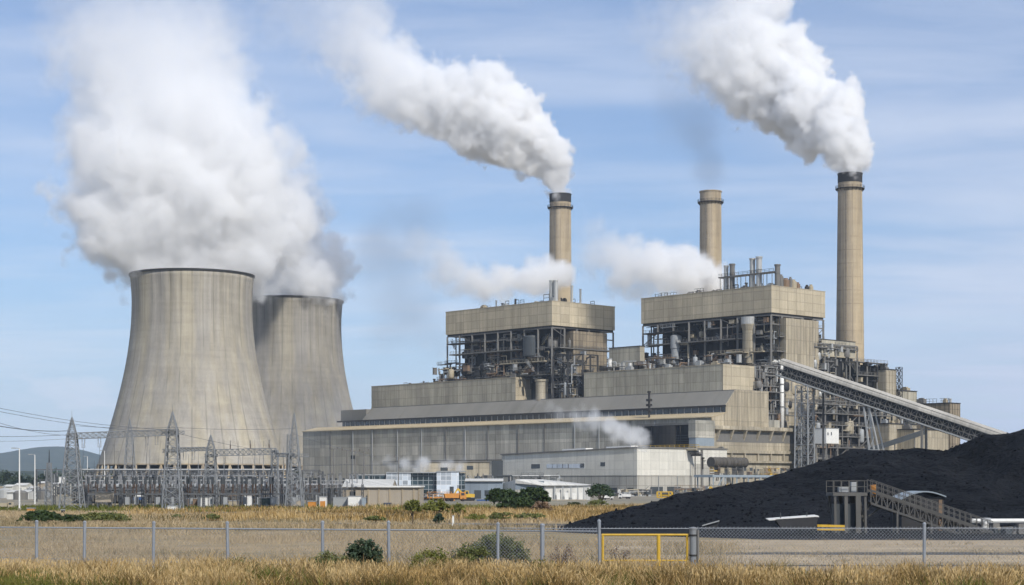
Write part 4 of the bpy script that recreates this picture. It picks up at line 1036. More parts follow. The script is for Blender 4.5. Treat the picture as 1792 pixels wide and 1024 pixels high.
MB().obox(h0+Vector((wx-0.5, -0.12, 0)), Vector((0.3, 0, 0)), Vector((0, 0.12, 0)), UP*(zt-0.1)).build('corner_post', M['rust'], hb)
pp = thing('overhead_pipe', 'fat white overhead pipe with a downturned leg at the right edge', 'pipe', G(1725, 160))
z = ZH(912, 160); m = MB().path([Vector((q(1700, 0, 160).x, 160, z)), Vector((q(1830, 0, 160).x, 160, z+0.02))], 0.22, 10); m.build('main_run', M['white'], pp)
MB().path([Vector((q(1724, 0, 160).x, 160, z)), Vector((q(1724, 0, 160).x, 160, 0))], 0.3, 12).build('down_leg', M['white'], pp)
MB().tube(q(1716, 912, 160), q(1733, 912, 160), 0.3, n=12).build('collar', M['grey'], pp)
MB().path([G(1812, 160), Vector((G(1812, 160).x, 160, z))], 0.12, 8).build('prop', M['steel_mid'], pp)
rk = thing('rubble_bank', 'low bank of grey rubble blocks under the white overhead pipe', 'rubble', G(1780, 158))
rng = random.Random(8)
for i in range(26):
    p = G(rng.uniform(1738, 1815), rng.uniform(155, 159)); s = rng.uniform(0.4, 0.9); MB().box(p-UP*0.05, s, s*0.8, s*rng.uniform(.6, 1.2), rng.random()*3).build('block', M[rng.choice(['steel_mid', 'dgrey', 'steel_tan'])], rk)

def cabinet(label, px0, px1, yt, Y, mat, nm='cabinet', cat='cabinet', d=2.2, roof=True, doors=2, zb=None):
    a, b = G(px0, Y), G(px1, Y); z = ZH(yt, Y); z0 = 0 if zb is None else ZH(zb, Y); r = thing(nm, label, cat, (a+b)/2)
    MB().obox(a+UP*z0, b-a, Vector((0, d, 0)), UP*(z-z0)).build('body', M[mat], r)
    if roof: MB().obox(a+UP*z-Vector((.08, .08, 0)), (b-a)+Vector((.16, 0, 0)), Vector((0, d+.16, 0)), UP*0.1).build('roof', M['grey'], r)
    for i in range(doors):
        w = (b-a)/doors; MB().obox(a+w*i+w*0.12+Vector((0, -0.03, z0+(z-z0)*0.08)), w*0.76, Vector((0, 0.03, 0)), UP*((z-z0)*0.8)).build('door', M[mat], r)
    if z0 > 0.3:
        for s in (0.1, 0.9): MB().beam(a+(b-a)*s+Vector((0, d/2, 0)), a+(b-a)*s+Vector((0, d/2, z0)), 0.2).build('leg', M['galv'], r)
# ---------------------------------------------------------------- switchyard
SY = 'switchyard'
def lattice_tower(label, px, Y, ytip, zb, w0, wb, base=None, arms=(), n=9, grp='lattice gantry towers of the switchyard'):
    c = G(px, Y); H = ZH(ytip, Y); r = thing('lattice_tower', label, 'lattice tower', c, grp)
    k = MB().lattice(c, c+UP*zb, w0, wb, n, 0.17, 0.085); k.build('mast', M['galv'], r)
    k = MB().lattice(c+UP*zb, c+UP*(H-1.2), wb, 0.12, 7, 0.11, 0.06); k.tube(c+UP*(H-1.3), c+UP*H, 0.05, 0.02, 6); k.build('peak', M['galv'], r)
    for z, hw in arms:
        k = MB(); k.lattice(c+UP*z-Vector((hw, 0, 0)), c+UP*z+Vector((hw, 0, 0)), 0.5, 0.5, 4, 0.09, 0.05); k.build('cross_arm', M['galv'], r)
    for sx in (-1, 1):
        for sy in (-1, 1): MB().box(c+Vector((sx*w0/2, sy*w0/2, 0)), 0.6, 0.6, 0.35).build('footing', M['concrete'], r)
    return r
Yt = 290
lattice_tower('leftmost lattice gantry tower, standing clear against the hills', 126, Yt, 718, ZH(760, Yt), 3.5, 1.3)
lattice_tower('lattice gantry tower in front of the left side of the near cooling tower', 302, Yt, 708, ZH(752, Yt), 3.0, 1.5, arms=((ZH(757, Yt), 1.9), (ZH(789, Yt), 1.7)))
lattice_tower('tallest lattice tower with side mast in front of the grey cooling tower', 515, 300, 712, ZH(765, 300), 2.9, 1.1, arms=((ZH(797, 300), 2.4),))
lattice_tower('short lattice tower carrying the low gantry beam, between two taller ones', 369, 325, 750, ZH(786, 325), 2.6, 1.4, arms=((ZH(797, 325), 1.2),))
lattice_tower('distant slender lattice tower behind the longest gantry beam', 227, 560, 726, ZH(760, 560), 4.2, 1.6)
lattice_tower('thin lattice post holding the right end of the low gantry beam', 481, 325, 780, ZH(788, 325), 1.3, 1.1, n=10)
sm = thing('lattice_mast', 'thin lattice side mast hugging the tallest lattice tower on its left', 'mast', G(505, 306))
c = G(506, 306); MB().lattice(c, c+UP*ZH(760, 306), 1.0, 0.6, 12, 0.1, 0.06).build('mast', M['galv'], sm); MB().tube(c+UP*ZH(760, 306), c+UP*ZH(738, 306), 0.06, 0.03, 6).build('tip', M['galv'], sm)
def insul(c, L, r=0.16, n=7, mat='insul', par=None, nm='insulator'):
    k = MB(); pr = [(0.04, 0)]
    for i in range(n): z = L*(i+0.5)/n; pr += [(r*0.45, z-L/n*0.3), (r, z), (r*0.45, z+L/n*0.3)]
    pr.append((0.04, L)); k.lathe(c, pr, 8); return k.build(nm, M[mat], par)
def gantry(label, p, q, w, n, hang=(), stand=()):
    p = Vector(p); q = Vector(q); r = thing('gantry_beam', label, 'gantry beam', (p+q)/2, 'lattice gantry beams')
    MB().lattice(p, q, w, w, n, 0.13, 0.075).build('beam', M['galv'], r)
    for px in hang:
        t = (px-(p.x/p.y*F+CX))/((q.x/q.y-p.x/p.y)*F); s = p+(q-p)*t-UP*(w/2); 
        for o in (-0.22, 0.22): insul(s+Vector((o, 0, -1.45)), 1.4, 0.09, 8, 'insul', r)
        MB().beam(s+Vector((-.3, 0, -1.5)), s+Vector((.3, 0, -1.5)), 0.06).build('yoke', M['galv'], r)
    for px in stand:
        t = (px-(p.x/p.y*F+CX))/((q.x/q.y-p.x/p.y)*F); s = p+(q-p)*t+UP*(w/2); insul(s, 0.9, 0.16, 6, 'insul_br', r); MB().tube(s+UP*.9, s+UP*1.6, 0.05, n=6).build('arcing_rod', M['dgrey'], r)
gantry('long high gantry beam spanning the two leftmost lattice towers', P(120, 763.5, Yt), P(312, 756, Yt), 0.95, 18, hang=(146, 174, 257, 274))
gantry('low gantry beam with brown post insulators standing on top', P(368, 792.5, 325), P(483, 790, 325), 1.15, 12, stand=(403, 438, 471))
gantry('short gantry beam between second lattice tower and the short lattice tower', P(304, 787, 292), P(366, 785.5, 322), 0.6, 9, hang=(322, 337))
gantry('short gantry beam reaching the tallest lattice tower from its left', P(484, 796, 322), P(513, 796.5, 302), 0.6, 5)
# power lines coming in from the left
def wire(label, pts, r=0.05, sag=0.0, nm='power_line'):
    m = MB(); r *= 0.62
    for a, b in zip(pts, pts[1:]):
        a = Vector(a); b = Vector(b); prev = a
        for i in range(1, 13):
            t = i/12; s = a+(b-a)*t-UP*(4*sag*t*(1-t)); m.tube(prev, s, r, r, 5, caps=False); prev = s
    o = m.build(nm, M['wire']); tag(o, label, 'power line', 'overhead power lines'); return o
tl, tr = Yt, Yt
for i, (ya, yb_, lab) in enumerate(((705, 752, 'uppermost thin power line entering from the left edge above the hills'), (711, 757, 'second power line from the top entering from the left edge'), (722, 762, 'third power line from the top entering from the left edge'))):
    wire(lab, [P(-60, ya-3, Yt-70), P(300 if i < 2 else 120, yb_, Yt)], 0.045, 0.7)
wire('thickest dark power line sagging to the leftmost lattice tower', [P(-60, 734, Yt-90), P(119, 754, Yt)], 0.085, 0.5)
wire('level power line entering from the left just under the gantry beam height', [P(-60, 763, Yt+20), P(119, 761, Yt)], 0.055, 0.2)
wire('lowest faint power line entering from the left below the gantry beam', [P(-60, 772, Yt+40), P(119, 768, Yt)], 0.04, 0.2)
for px0, y0, px1, y1, Y0, Y1, lab in ((304, 748, 515, 750, Yt, 300, 'bare wire strung between second and tallest lattice towers, upper'), (304, 757, 513, 797, Yt, 300, 'bare wire falling from second lattice tower to tallest one'),
                               (128, 745, 302, 748, Yt, Yt, 'earth wire strung above the longest gantry beam'), (515, 760, 660, 800, 300, 380, 'bare wire dropping right from the tallest lattice tower')):
    wire(lab, [P(px0, y0, Y0), P(px1, y1, Y1)], 0.045, 0.25)
for i, px in enumerate((146, 174, 200, 234, 258, 395, 425, 455)):
    a = P(px, 776 if px < 300 else 795, Yt if px < 300 else 325); b = G(px+random.uniform(-4, 4), a.y+random.uniform(2, 14)); b.z = ZH(836, a.y)
    wire('thin dropper wire hanging from a gantry beam to the busbars below', [a, b], 0.04, 0.0, 'dropper_wire')
# repeated apparatus
def make_post():
    r = thing('busbar_support', 'tall steel busbar support post with porcelain insulator on top among the switchyard rows', 'insulator post', (0, 0, 0), 'busbar supports of the switchyard')
    m = MB().lattice((0, 0, 0), (0, 0, 4.2), 0.42, 0.34, 6, 0.07, 0.04); m.build('stand', M['galv_old'], r)
    insul(Vector((0, 0, 4.2)), 1.9, 0.19, 9, 'insul', r); MB().box((0, 0, 6.1), 0.5, 0.3, 0.16).build('clamp', M['galv_old'], r); return r
def make_breaker():
    r = thing('circuit_breaker', 'three pole circuit breaker with dark insulators on grey steel legs in the switchyard', 'circuit breaker', (0, 0, 0), 'circuit breakers of the switchyard')
    for x in (-1.6, 0, 1.6):
        MB().beam((x, 0, 0), (x, 0, 2.4), 0.16).build('leg', M['galv_old'], r); insul(Vector((x, 0, 2.6)), 1.7, 0.22, 8, 'insul_br', r); MB().tube((x, 0, 4.3), (x, 0, 5.5), 0.24, n=8).build('pole_head', M['dgrey'], r)
    MB().obox((-2, -0.25, 2.35), Vector((4, 0, 0)), Vector((0, 0.5, 0)), UP*0.3).build('base_frame', M['galv_old'], r); MB().box((2.2, 0, 0.7), 0.7, 0.5, 1.3).build('control_box', M['grey'], r); return r
def make_disc():
    r = thing('disconnector', 'disconnector switch with pale insulators on a two legged grey frame in the switchyard', 'disconnector', (0, 0, 0), 'disconnector switches of the switchyard')
    for x in (-1.5, 1.5): MB().lattice((x, 0, 0), (x, 0, 3.2), 0.4, 0.34, 5, 0.07, 0.04).build('leg', M['galv_old'], r)
    MB().obox((-2.2, -0.2, 3.2), Vector((4.4, 0, 0)), Vector((0, 0.4, 0)), UP*0.25).build('frame', M['galv_old'], r)
    for x in (-1.9, 0, 1.9): insul(Vector((x, 0, 3.45)), 1.4, 0.18, 7, 'insul', r)
    MB().tube((-1.9, 0, 4.9), (1.9, 0, 4.9), 0.07, n=6).build('blade', M['duct'], r); return r
def make_trafo():
    r = thing('transformer', 'dark finned power transformer with three bushings in the switchyard', 'transformer', (0, 0, 0), 'power transformers of the switchyard')
    MB().box((0, 0, 0.4), 4.2, 2.4, 2.6).box((0, 0, 3.0), 4.5, 2.6, 0.15).build('tank', M['dgrey'], r)
    m = MB()
    for i in range(9): m.obox((-1.9+i*0.45, -2.0, 0.8), Vector((0.16, 0, 0)), Vector((0, 0.8, 0)), UP*2.0)
    m.build('radiator', M['steel_mid'], r)
    for x in (-1.3, 0, 1.3): insul(Vector((x, 0, 3.15)), 1.5, 0.2, 7, 'insul_br', r)
    MB().tube((-1.9, 0.6, 3.9), (1.2, 0.6, 3.9), 0.42, n=12).build('conservator', M['grey'], r); MB().box((0, 0, 0), 5.2, 3.4, 0.4).build('plinth', M['concrete'], r); return r
def make_portal():
    r = thing('bus_portal', 'plain grey steel portal frame carrying busbars across the switchyard', 'portal frame', (0, 0, 0), 'busbar portal frames of the switchyard')
    for x in (-5, 5): MB().lattice((x, 0, 0), (x, 0, 7.6), 0.5, 0.4, 9, 0.09, 0.05).build('post', M['galv_old'], r)
    MB().beam((-5.3, 0, 7.6), (5.3, 0, 7.6), 0.2, 0.22).build('crossbeam', M['galv_old'], r); MB().beam((-5, 0, 5.2), (5, 0, 5.2), 0.12, 0.14).build('tie', M['galv_old'], r)
    for x in (-3, 0, 3): insul(Vector((x, 0, 6.2)), 1.2, 0.16, 7, 'insul', r)
    return r
protos = dict(post=make_post(), brk=make_breaker(), dis=make_disc(), trf=make_trafo(), por=make_portal()); used = set()
def place(k, loc, rz=0.0):
    if k not in used:
        used.add(k); protos[k].location = loc; protos[k].rotation_euler = (0, 0, rz); return protos[k]
    return dup(protos[k], loc, rz=rz)
rng = random.Random(3)
bands = ((300, 140, 505, 'post', 11), (312, 150, 500, 'brk', 12), (326, 135, 505, 'dis', 13), (340, 150, 520, 'post', 22), (352, 140, 520, 'trf', 13), (366, 140, 520, 'brk', 14),
         (384, 140, 525, 'post', 26), (400, 150, 530, 'dis', 14), (420, 140, 530, 'trf', 12), (440, 140, 535, 'por', 11), (470, 140, 540, 'post', 22), (500, 140, 540, 'por', 12), (540, 120, 540, 'brk', 16), (580, 100, 540, 'por', 12), (620, 100, 560, 'trf', 14))
for Y, p0, p1, k, n in bands:
    for i in range(n):
        px = p0+(p1-p0)*(i+rng.uniform(0.15, 0.85))/n; place(k, G(px, Y+rng.uniform(-3, 3)), rng.uniform(-0.12, 0.12))
for px, Y, k in ((543, 330, 'brk'), (560, 345, 'post'), (575, 345, 'post'), (590, 340, 'dis'), (612, 345, 'post'), (625, 345, 'post'), (100, 420, 'por'), (70, 470, 'brk'), (95, 330, 'post'), (86, 345, 'lat')):
    if k != 'lat': place(k, G(px, Y))
for i, (p0, p1, yt) in enumerate(((150, 262, 838), (268, 372, 841), (380, 512, 837))):
    cabinet(('long dark switchgear house at the left behind the busbars', 'middle dark switchgear house behind the busbars', 'right dark switchgear house behind the busbars')[i], p0, p1, yt, 655, ('dgrey', 'green_box', 'dgrey')[i], nm='switchgear_house', cat='switchgear house', d=8, doors=9)
for i, (px, Y, yt) in enumerate(((143, 420, 812), (165, 360, 806), (208, 400, 790), (232, 380, 800), (262, 420, 786), (283, 340, 815), (330, 380, 795), (347, 420, 780), (392, 390, 770), (417, 430, 772), (446, 400, 768), (461, 430, 772), (496, 350, 782), (532, 360, 800), (548, 372, 818), (566, 350, 824), (597, 380, 812), (652, 400, 806))):
    r = thing('lightning_mast', 'slim grey lightning mast among the rows of switchyard apparatus', 'mast', G(px, Y), 'slim lightning masts of the switchyard'); z = ZH(yt, Y); c = G(px, Y)
    MB().tube(c, c+UP*z*0.7, 0.11, 0.08, 8).build('pole', M['galv'], r); MB().tube(c+UP*z*0.7, c+UP*z, 0.05, 0.025, 6).build('rod', M['galv_old'], r)
for Y, p0, p1, k, n in ((338, 535, 640, 'post', 6), (352, 530, 645, 'dis', 5), (372, 530, 640, 'brk', 4), (395, 530, 650, 'post', 7), (420, 530, 640, 'trf', 3), (335, 150, 500, 'post', 14), (378, 150, 520, 'dis', 9)):
    for i in range(n):
        px = p0+(p1-p0)*(i+rng.uniform(0.15, 0.85))/n; place(k, G(px, Y+rng.uniform(-3, 3)), rng.uniform(-0.12, 0.12))
# long tubular busbars
for py, Y, p0, p1, r_, mt, lab in ((822, 470, 140, 515, 0.22, 'duct', 'topmost long pale busbar in front of the cooling tower columns'), (833, 440, 150, 515, 0.2, 'galv', 'second long pale busbar below the topmost one'),
                                 (851, 384, 150, 520, 0.16, 'galv', 'third long busbar across the middle of the switchyard'), (848, 345, 535, 618, 0.16, 'insul', 'short white busbar right of the tallest lattice tower'), (840, 352, 310, 500, 0.13, 'galv', 'thin busbar behind the short lattice tower')):
    z = ZH(py, Y); m = MB().tube(G(p0, Y)+UP*z, G(p1, Y)+UP*z, r_, n=8); o = m.build('busbar', M[mt]); tag(o, lab, 'busbar', 'long tubular busbars')
# T-shaped line posts in front of the hall wall
def tpost(label, px, Y, yt, cat='line post', w=0.16):
    r = thing('line_post', label, cat, G(px, Y), 'T topped posts in front of the hall'); z = ZH(yt, Y)
    MB().tube(G(px, Y), G(px, Y)+UP*z, w, w*0.7, 8).build('pole', M['steel_mid'], r); MB().beam(G(px, Y)+UP*z-Vector((1.0, 0, 0)), G(px, Y)+UP*z+Vector((1.0, 0, 0)), 0.14).build('cross_arm', M['steel_mid'], r)
    for s in (-0.9, 0.9): insul(G(px, Y)+Vector((s, 0, z)), 0.4, 0.1, 3, 'insul_br', r)
for px, yt, lab in ((607, 788, 'leftmost T topped post before the grey hall wall'), (622, 790, 'middle T topped post before the grey hall wall'), (637, 789, 'rightmost T topped post before the grey hall wall')): tpost(lab, px, 360, yt)
wire('thin wire joining the T topped posts', [P(540, 814, 360), P(607, 813, 360), P(668, 814, 360)], 0.06, 0.1)
for px, yt, Y, lab in ((584, 786, 420, 'faint far T topped post left of the main three'), (697, 800, 420, 'slim T topped post beside the small steam cloud')): tpost(lab, px, Y, yt)
# lamp posts at the left
def lamp_post(label, px, Y, yt):
    r = thing('lamp_post', label, 'lamp post', G(px, Y), 'pale lamp posts at the left'); z = ZH(yt, Y); c = G(px, Y)
    MB().tube(c, c+UP*z, 0.14, 0.08, 8).build('pole', M['white'], r); MB().beam(c+UP*z, c+UP*(z+0.1)-Vector((0.7, 0, 0)), 0.09).build('arm', M['grey'], r)
    MB().box(c+UP*(z)-Vector((0.9, 0, 0)), 0.7, 0.3, 0.14).build('lamp_head', M['grey'], r); MB().box(c, 0.5, 0.5, 0.5).build('footing', M['concrete'], r)
lamp_post('nearest and tallest pale lamp post at the far left', 34, 280, 785)
lamp_post('second lamp post from the left, farther off', 61, 330, 796)
lamp_post('slim lamp post right of the leftmost lattice tower', 153, 520, 799)
lamp_post('lamp post just inside the cooling tower edge', 183, 480, 789)
mp = thing('lattice_mast', 'narrow dark lattice mast between lamp posts and leftmost lattice tower', 'mast', G(86, 345)); c = G(86, 345)
MB().lattice(c, c+UP*ZH(810, 345), 1.5, 0.7, 10, 0.12, 0.07).build('mast', M['galv'], mp); MB().tube(c+UP*ZH(810, 345), c+UP*ZH(787, 345), 0.12, 0.06, 6).build('tip', M['steel_dark'], mp)
# cabinets, boxes and huts of the switchyard
cabinet('large cream cabinet raised on legs right of the leftmost lattice tower', 167, 194, 862, 300, 'tan_wall', zb=879)
cabinet('white box standing on the ground at the foot of the second lattice tower', 293, 309, 886, 284, 'white', doors=1, d=1.2)
cabinet('dark green transformer kiosk left of the tallest lattice tower', 455, 473, 872, 310, 'green_box')
cabinet('small pale box beside the dark green kiosk', 473, 483, 871, 309, 'grey', zb=883, doors=1)
cabinet('bright orange box right of the tallest lattice tower', 539, 552, 878, 305, 'orange', doors=1, d=1.4)
cabinet('orange and white cabinet beside the bright orange box', 559, 571, 870, 306, 'white', doors=1, d=1.4)
cabinet('orange meter panel leaning before the white cabinet', 560, 569, 877, 304.5, 'orange', doors=2, d=0.3, roof=False)
cabinet('grey container with ribbed side next to white container', 583, 608, 871, 312, 'grey', nm='container', cat='container', doors=3)
cabinet('white container at the left end of the tan block store', 609, 632, 869, 310, 'white', nm='container', cat='container', doors=3)
cabinet('pale blue white tank frame beside the white container', 633, 640, 871, 309, 'bluegrey', doors=1, d=1.2)
cabinet('pinkish grey cabinet behind the foot of tallest lattice tower', 512, 527, 876, 318, 'tan_wall', doors=2)
cabinet('grey box high on the leftmost tower row', 103, 113, 835, 380, 'white', zb=846, doors=1, d=1.5)
cabinet('blue tarpaulined crate left of the second lattice tower', 233, 248, 870, 330, 'blue', zb=875, doors=1)
cabinet('pale kiosk with roof left of the second lattice tower', 237, 249, 863, 332, 'white', zb=869, doors=1)
cabinet('small orange machine box at the far left roadside', 47, 59, 890, 270, 'orange', doors=1, d=1.0)
cabinet('black bin by the road at the leftmost tower foot', 107, 112, 893, 250, 'black', doors=1, d=0.5, zb=903)
for i, (p0, p1, yt, mt, lab) in enumerate(((346, 366, 871, 'white', 'long white box in the switchyard behind the short lattice tower'), (327, 345, 873, 'rust', 'rusty brown crate behind the short lattice tower'), (352, 362, 879, 'orange', 'faded orange crate before the long white box'), (400, 415, 877, 'steel_tan', 'tan crate in the middle of the switchyard'), (428, 440, 868, 'white', 'white box left of the dark green kiosk'))):
    cabinet(lab, p0, p1, yt, 318+i*1.5, mt, doors=2)
# ---------------------------------------------------------------- low buildings before the plant
def gable(label, px0, px1, yt_eave, yt_ridge, Y, d, wall, roof, nm='shed', along='x', doors=(), dmat='white', extra=None, group=None):
    a, b = G(px0, Y), G(px1, Y); ze = ZH(yt_eave, Y); zr = ZH(yt_ridge, Y); r = thing(nm, label, 'shed', (a+b)/2, group); dx = b-a; dy = Vector((0, d, 0))
    if along == 'x':      # ridge runs left to right
        MB().prism([a, a+dy, a+dy+UP*ze, a+dy*0.5+UP*(zr-.1), a+UP*ze], dx).build('wall', M[wall], r)
        m = MB()
        m.obox(a-dx*0.01-dy*0.04+UP*(ze+0.02), dx*1.02, dy*0.54+UP*(zr-ze), UP*0.14); m.obox(a-dx*0.01+dy*1.04+UP*(ze+0.02), dx*1.02, -dy*0.54+UP*(zr-ze), UP*0.14)
        m.build('roof', M[roof], r)
    else:
        MB().prism([a, b, b+UP*ze, (a+b)/2+UP*(zr-.1), a+UP*ze], dy).build('wall', M[wall], r)
        m = MB(); m.obox(a-dy*0.02-dx*0.03+UP*(ze+0.02), dx*0.53+UP*(zr-ze), dy*1.04, UP*0.14); m.obox(b-dy*0.02+dx*0.03+UP*(ze+0.02), -dx*0.53+UP*(zr-ze), dy*1.04, UP*0.14); m.build('roof', M[roof], r)
    for (q0, q1, y0, y1, mt) in doors:
        MB().obox(G(q0, Y)+UP*max(0.05, ZH(y1, Y))+Vector((0, -0.06, 0)), G(q1, Y)-G(q0, Y), Vector((0, 0.1, 0)), UP*(ZH(y0, Y)-max(0.05, ZH(y1, Y)))).build('door' if y1 > 870 else 'window', M[mt], r)
    return r
# tan block store
st = thing('block_store', 'tan block walled store with pilasters and flat white edged roof', 'store building', G(670, 326)); Y = 326
a, b = G(643, Y), G(734, Y); z = ZH(853, Y)
MB().obox(a, b-a, Vector((0, 16, 0)), UP*z).build('wall', M['tan_wall'], st); MB().obox(a+UP*z-Vector((0.3, 0.5, 0)), (b-a)+Vector((0.5, 0, 0)), Vector((0, 17, 0)), UP*0.28).build('roof_edge', M['white'], st)
for px in (643.3, 662, 681, 703, 723, 732): MB().obox(G(px, Y)+Vector((0, -0.16, 0)), Vector((0.24, 0, 0)), Vector((0, 0.15, 0)), UP*(z-0.02)).build('pilaster', M['chimney'], st)
gable('low cream roofed shed behind the tan block store', 600, 686, 853, 840, 342, 14, 'tan_wall', 'roof_pale', doors=((612, 622, 860, 884, 'dgrey'),))
cabinet('navy blue skip beside the tan block store', 671, 684, 880, 318, 'navy', nm='skip', cat='skip', doors=1, roof=False)
cabinet('white and pink pallet crate right of the navy skip', 686, 699, 880, 319, 'tan_wall', nm='crate', cat='crate', doors=2, roof=False, d=1.4)
# glazed office: three glass bays
of = thing('glass_office', 'long low office with dark glass and pale panel bays', 'office building', G(745, 512)); Y = 512
zt = ZH(826, Y)
def bay(p0, p1, yt, mat, dy=0.0, nm='glass_bay', d=14):
    a, b = G(p0, Y+dy), G(p1, Y+dy); MB().obox(a, b-a, Vector((0, d, 0)), UP*ZH(yt, Y+dy)).build(nm, M[mat], of)
bay(612, 676, 832, 'glass_dark', 3); bay(676.1, 719, 828, 'glass_pale', 1); bay(719.1, 764, 828, 'glass_dark', 2); bay(764.1, 803, 826, 'glass_pale', 0); bay(803.1, 813, 828, 'glass_dark', 1)
for p0, p1, yt, dy in ((611, 676, 832, 3), (676, 764, 828, 1), (764, 814, 826, 0)):
    a, b = G(p0, Y+dy), G(p1, Y+dy); MB().obox(a+UP*(ZH(yt, Y+dy)+0.01)-Vector((0, 0.25, 0)), b-a, Vector((0, 15, 0)), UP*0.3).build('roof_edge', M['grey'], of)
MB().obox(G(787, Y)+Vector((0, -0.1, 0)), G(794, Y)-G(787, Y), Vector((0, 0.1, 0)), UP*3.4).build('door', M['dgrey'], of)
MB().obox(G(770, Y)+UP*(zt+.32)+Vector((0, 3, 0)), G(782, Y)-G(770, Y), Vector((0, 4, 0)), UP*1.0).build('roof_unit', M['dgrey'], of)
MB().obox(G(697, Y)+Vector((0, 0.7, 0.3)), G(718, Y)-G(697, Y), Vector((0, 0.25, 0)), UP*3.4).build('entrance', M['dgrey'], of)
pd = thing('pump_house', 'small beige flat roofed block between office and hall wall', 'pump house', G(800, 690)); Y = 690
MB().obox(G(735, Y), G(856, Y)-G(735, Y), Vector((0, 10, 0)), UP*ZH(809, Y)).build('wall', M['concrete'], pd); MB().obox(G(734, Y)+UP*(ZH(809, Y)+.01)+Vector((0, -.4, 0)), G(857, Y)-G(734, Y), Vector((0, 11, 0)), UP*0.4).build('roof', M['steel_mid'], pd)
MB().obox(G(817, Y)+Vector((0, -.08, ZH(822, Y))), G(828, Y)-G(817, Y), Vector((0, .1, 0)), UP*1.5).build('window', M['glass_win'], pd)
MB().obox(G(860, Y)+Vector((0, 4, 0)), G(880, Y)-G(860, Y), Vector((0, 8, 0)), UP*ZH(806, Y)).build('side_block', M['dgrey'], pd)
pj = thing('pipe_jumble', 'grey pipes and ducts at ground level left of the white warehouse', 'pipework', G(850, 640))
clutter(pj, lambda a, b, z: G(818, 640)+Vector((a, b, z)), (0, 34), (0, 6), (0.2, 7), 45, random.Random(15), mats=['steel_mid', 'grey', 'duct', 'dgrey'], big=0.8)
# slate and white sheds
Y = 452
gable('slate blue fronted shed with pale roof left of the white gabled shed', 814, 880, 842.5, 838.5, Y+4, 16, 'slate_shed', 'roof_pale', doors=((830, 842, 858, 873, 'dgrey'), (848, 858, 858, 868, 'glass_win')))
s = thing('shed', 'white gabled shed with roller doors between pilasters under a pale roof', 'shed', G(950, Y))
a, k_, b = G(878, Y+6), G(902, Y-4), G(1023, Y+2)
# gable end at the left, long slate side, door front at the right
a, c0, c1, b = G(877, Y+8), G(902, Y), G(952, Y-1), G(1023, Y+1)
ze = ZH(851, Y); zr = ZH(839, Y)
d = Vector((2.5, 17, 0))
MB().prism([a, c0, c0+UP*ZH(839.5, Y), a+UP*(ZH(846.5, Y+8))], d*0.8).build('gable_wall', M['pale_shed'], s)
MB().obox(c0+UP*ZH(857, Y), c1-c0, d*0.75, UP*(ZH(848, Y)-ZH(857, Y)+0.9)).build('side_wall', M['slate_shed'], s)
MB().obox(c0, c1-c0, d*0.75, UP*ZH(857.1, Y)).build('side_base', M['ware_low'], s)
MB().obox(c1, b-c1, d*0.8, UP*ZH(850, Y)).build('front_wall', M['pale_shed'], s)
m = MB(); m.prism([c0+UP*ZH(839.4, Y)-d*0.03, G(936, Y)+UP*ZH(840, Y)-d*0.03, b+UP*ZH(849.7, Y)-d*0.03+Vector((.4, 0, 0)), c1+UP*(ZH(849.7, Y))-d*0.05+Vector((-.5, -.3, 0)), c0+UP*ZH(846, Y)-d*0.02], d*0.85+UP*0.2); m.build('roof', M['roof_pale'], s)
for px in (953, 970, 984, 998, 1010, 1020.5): MB().obox(G(px, Y-1)+Vector((0, -0.25, 0)), Vector((0.3, 0, 0)), Vector((0, 0.2, 0)), UP*ZH(851, Y)).build('pilaster', M['grey'], s)
for px in (958, 974, 988, 1001.5, 1012.5): MB().obox(G(px, Y-1)+Vector((0, -0.12, 0.0)), Vector((0.95, 0, 0)), Vector((0, 0.1, 0)), UP*ZH(862, Y)).build('roller_door', M['white'], s)
MB().obox(G(948, Y-4), G(1026, Y-4)-G(948, Y-4), Vector((0, 3, 0)), UP*0.25).build('apron', M['concrete'], s)
# machines parked before them
def digger(label, px, Y, sc=1.0, flip=1, rz=0.0):
    r = thing('excavator', label, 'excavator', (0, 0, 0), 'yellow machines before the plant')
    for y in (-1.0, 1.0):
        k = MB(); pr = []
        for i in range(16):
            a = 2*math.pi*i/16; pr.append(Vector((math.copysign(1.3, math.cos(a))+0.45*math.cos(a), y-0.25, 0.45+0.45*math.sin(a))))
        k.prism(pr, Vector((0, 0.5, 0))); k.build('track', M['black'], r)
    MB().box((0, 0, 0.7), 1.4, 1.6, 0.35).build('undercarriage', M['dgrey'], r)
    MB().prism([(-1.7, -1.1, 1.05), (1.3, -1.1, 1.05), (1.3, -1.1, 1.7), (-0.4, -1.1, 2.1), (-1.7, -1.1, 2.0)], Vector((0, 2.2, 0))).build('upper_body', M['yellow'], r)
    c = MB().prism([(0.1, -1.15, 1.7), (1.35, -1.15, 1.7), (1.2, -1.15, 3.0), (0.1, -1.15, 3.0)], Vector((0, 1.1, 0))).build('cab', M['yellow'], r)
    MB().obox((0.3, -1.18, 2.0), Vector((0.75, 0, 0)), Vector((0, 1.16, 0)), UP*0.8).build('cab_window', M['glass_win'], c)
    MB().beam((1.0, 0.3, 1.6), (3.1, 0.3, 3.6), 0.35, 0.5).build('boom', M['yellow'], r); MB().beam((3.0, 0.3, 3.6), (4.3, 0.3, 1.6), 0.28, 0.4).build('stick', M['yellow'], r)
    MB().prism([(4.0, -0.2, 1.6), (4.7, -0.2, 1.5), (4.5, -0.2, 0.6), (3.7, -0.2, 0.8)], Vector((0, 1.0, 0))).build('bucket', M['dgrey'], r)
    r.location = G(px, Y); r.rotation_euler = (0, 0, rz); r.scale = (sc*flip, sc, sc); return r
digger('yellow excavator parked before the glass office', 819, 440, 0.85, -1, 0.3)
digger('yellow excavator half hidden by the coal heap toe, right of the warehouse', 1258, 575, 0.9, -1, 0.1)
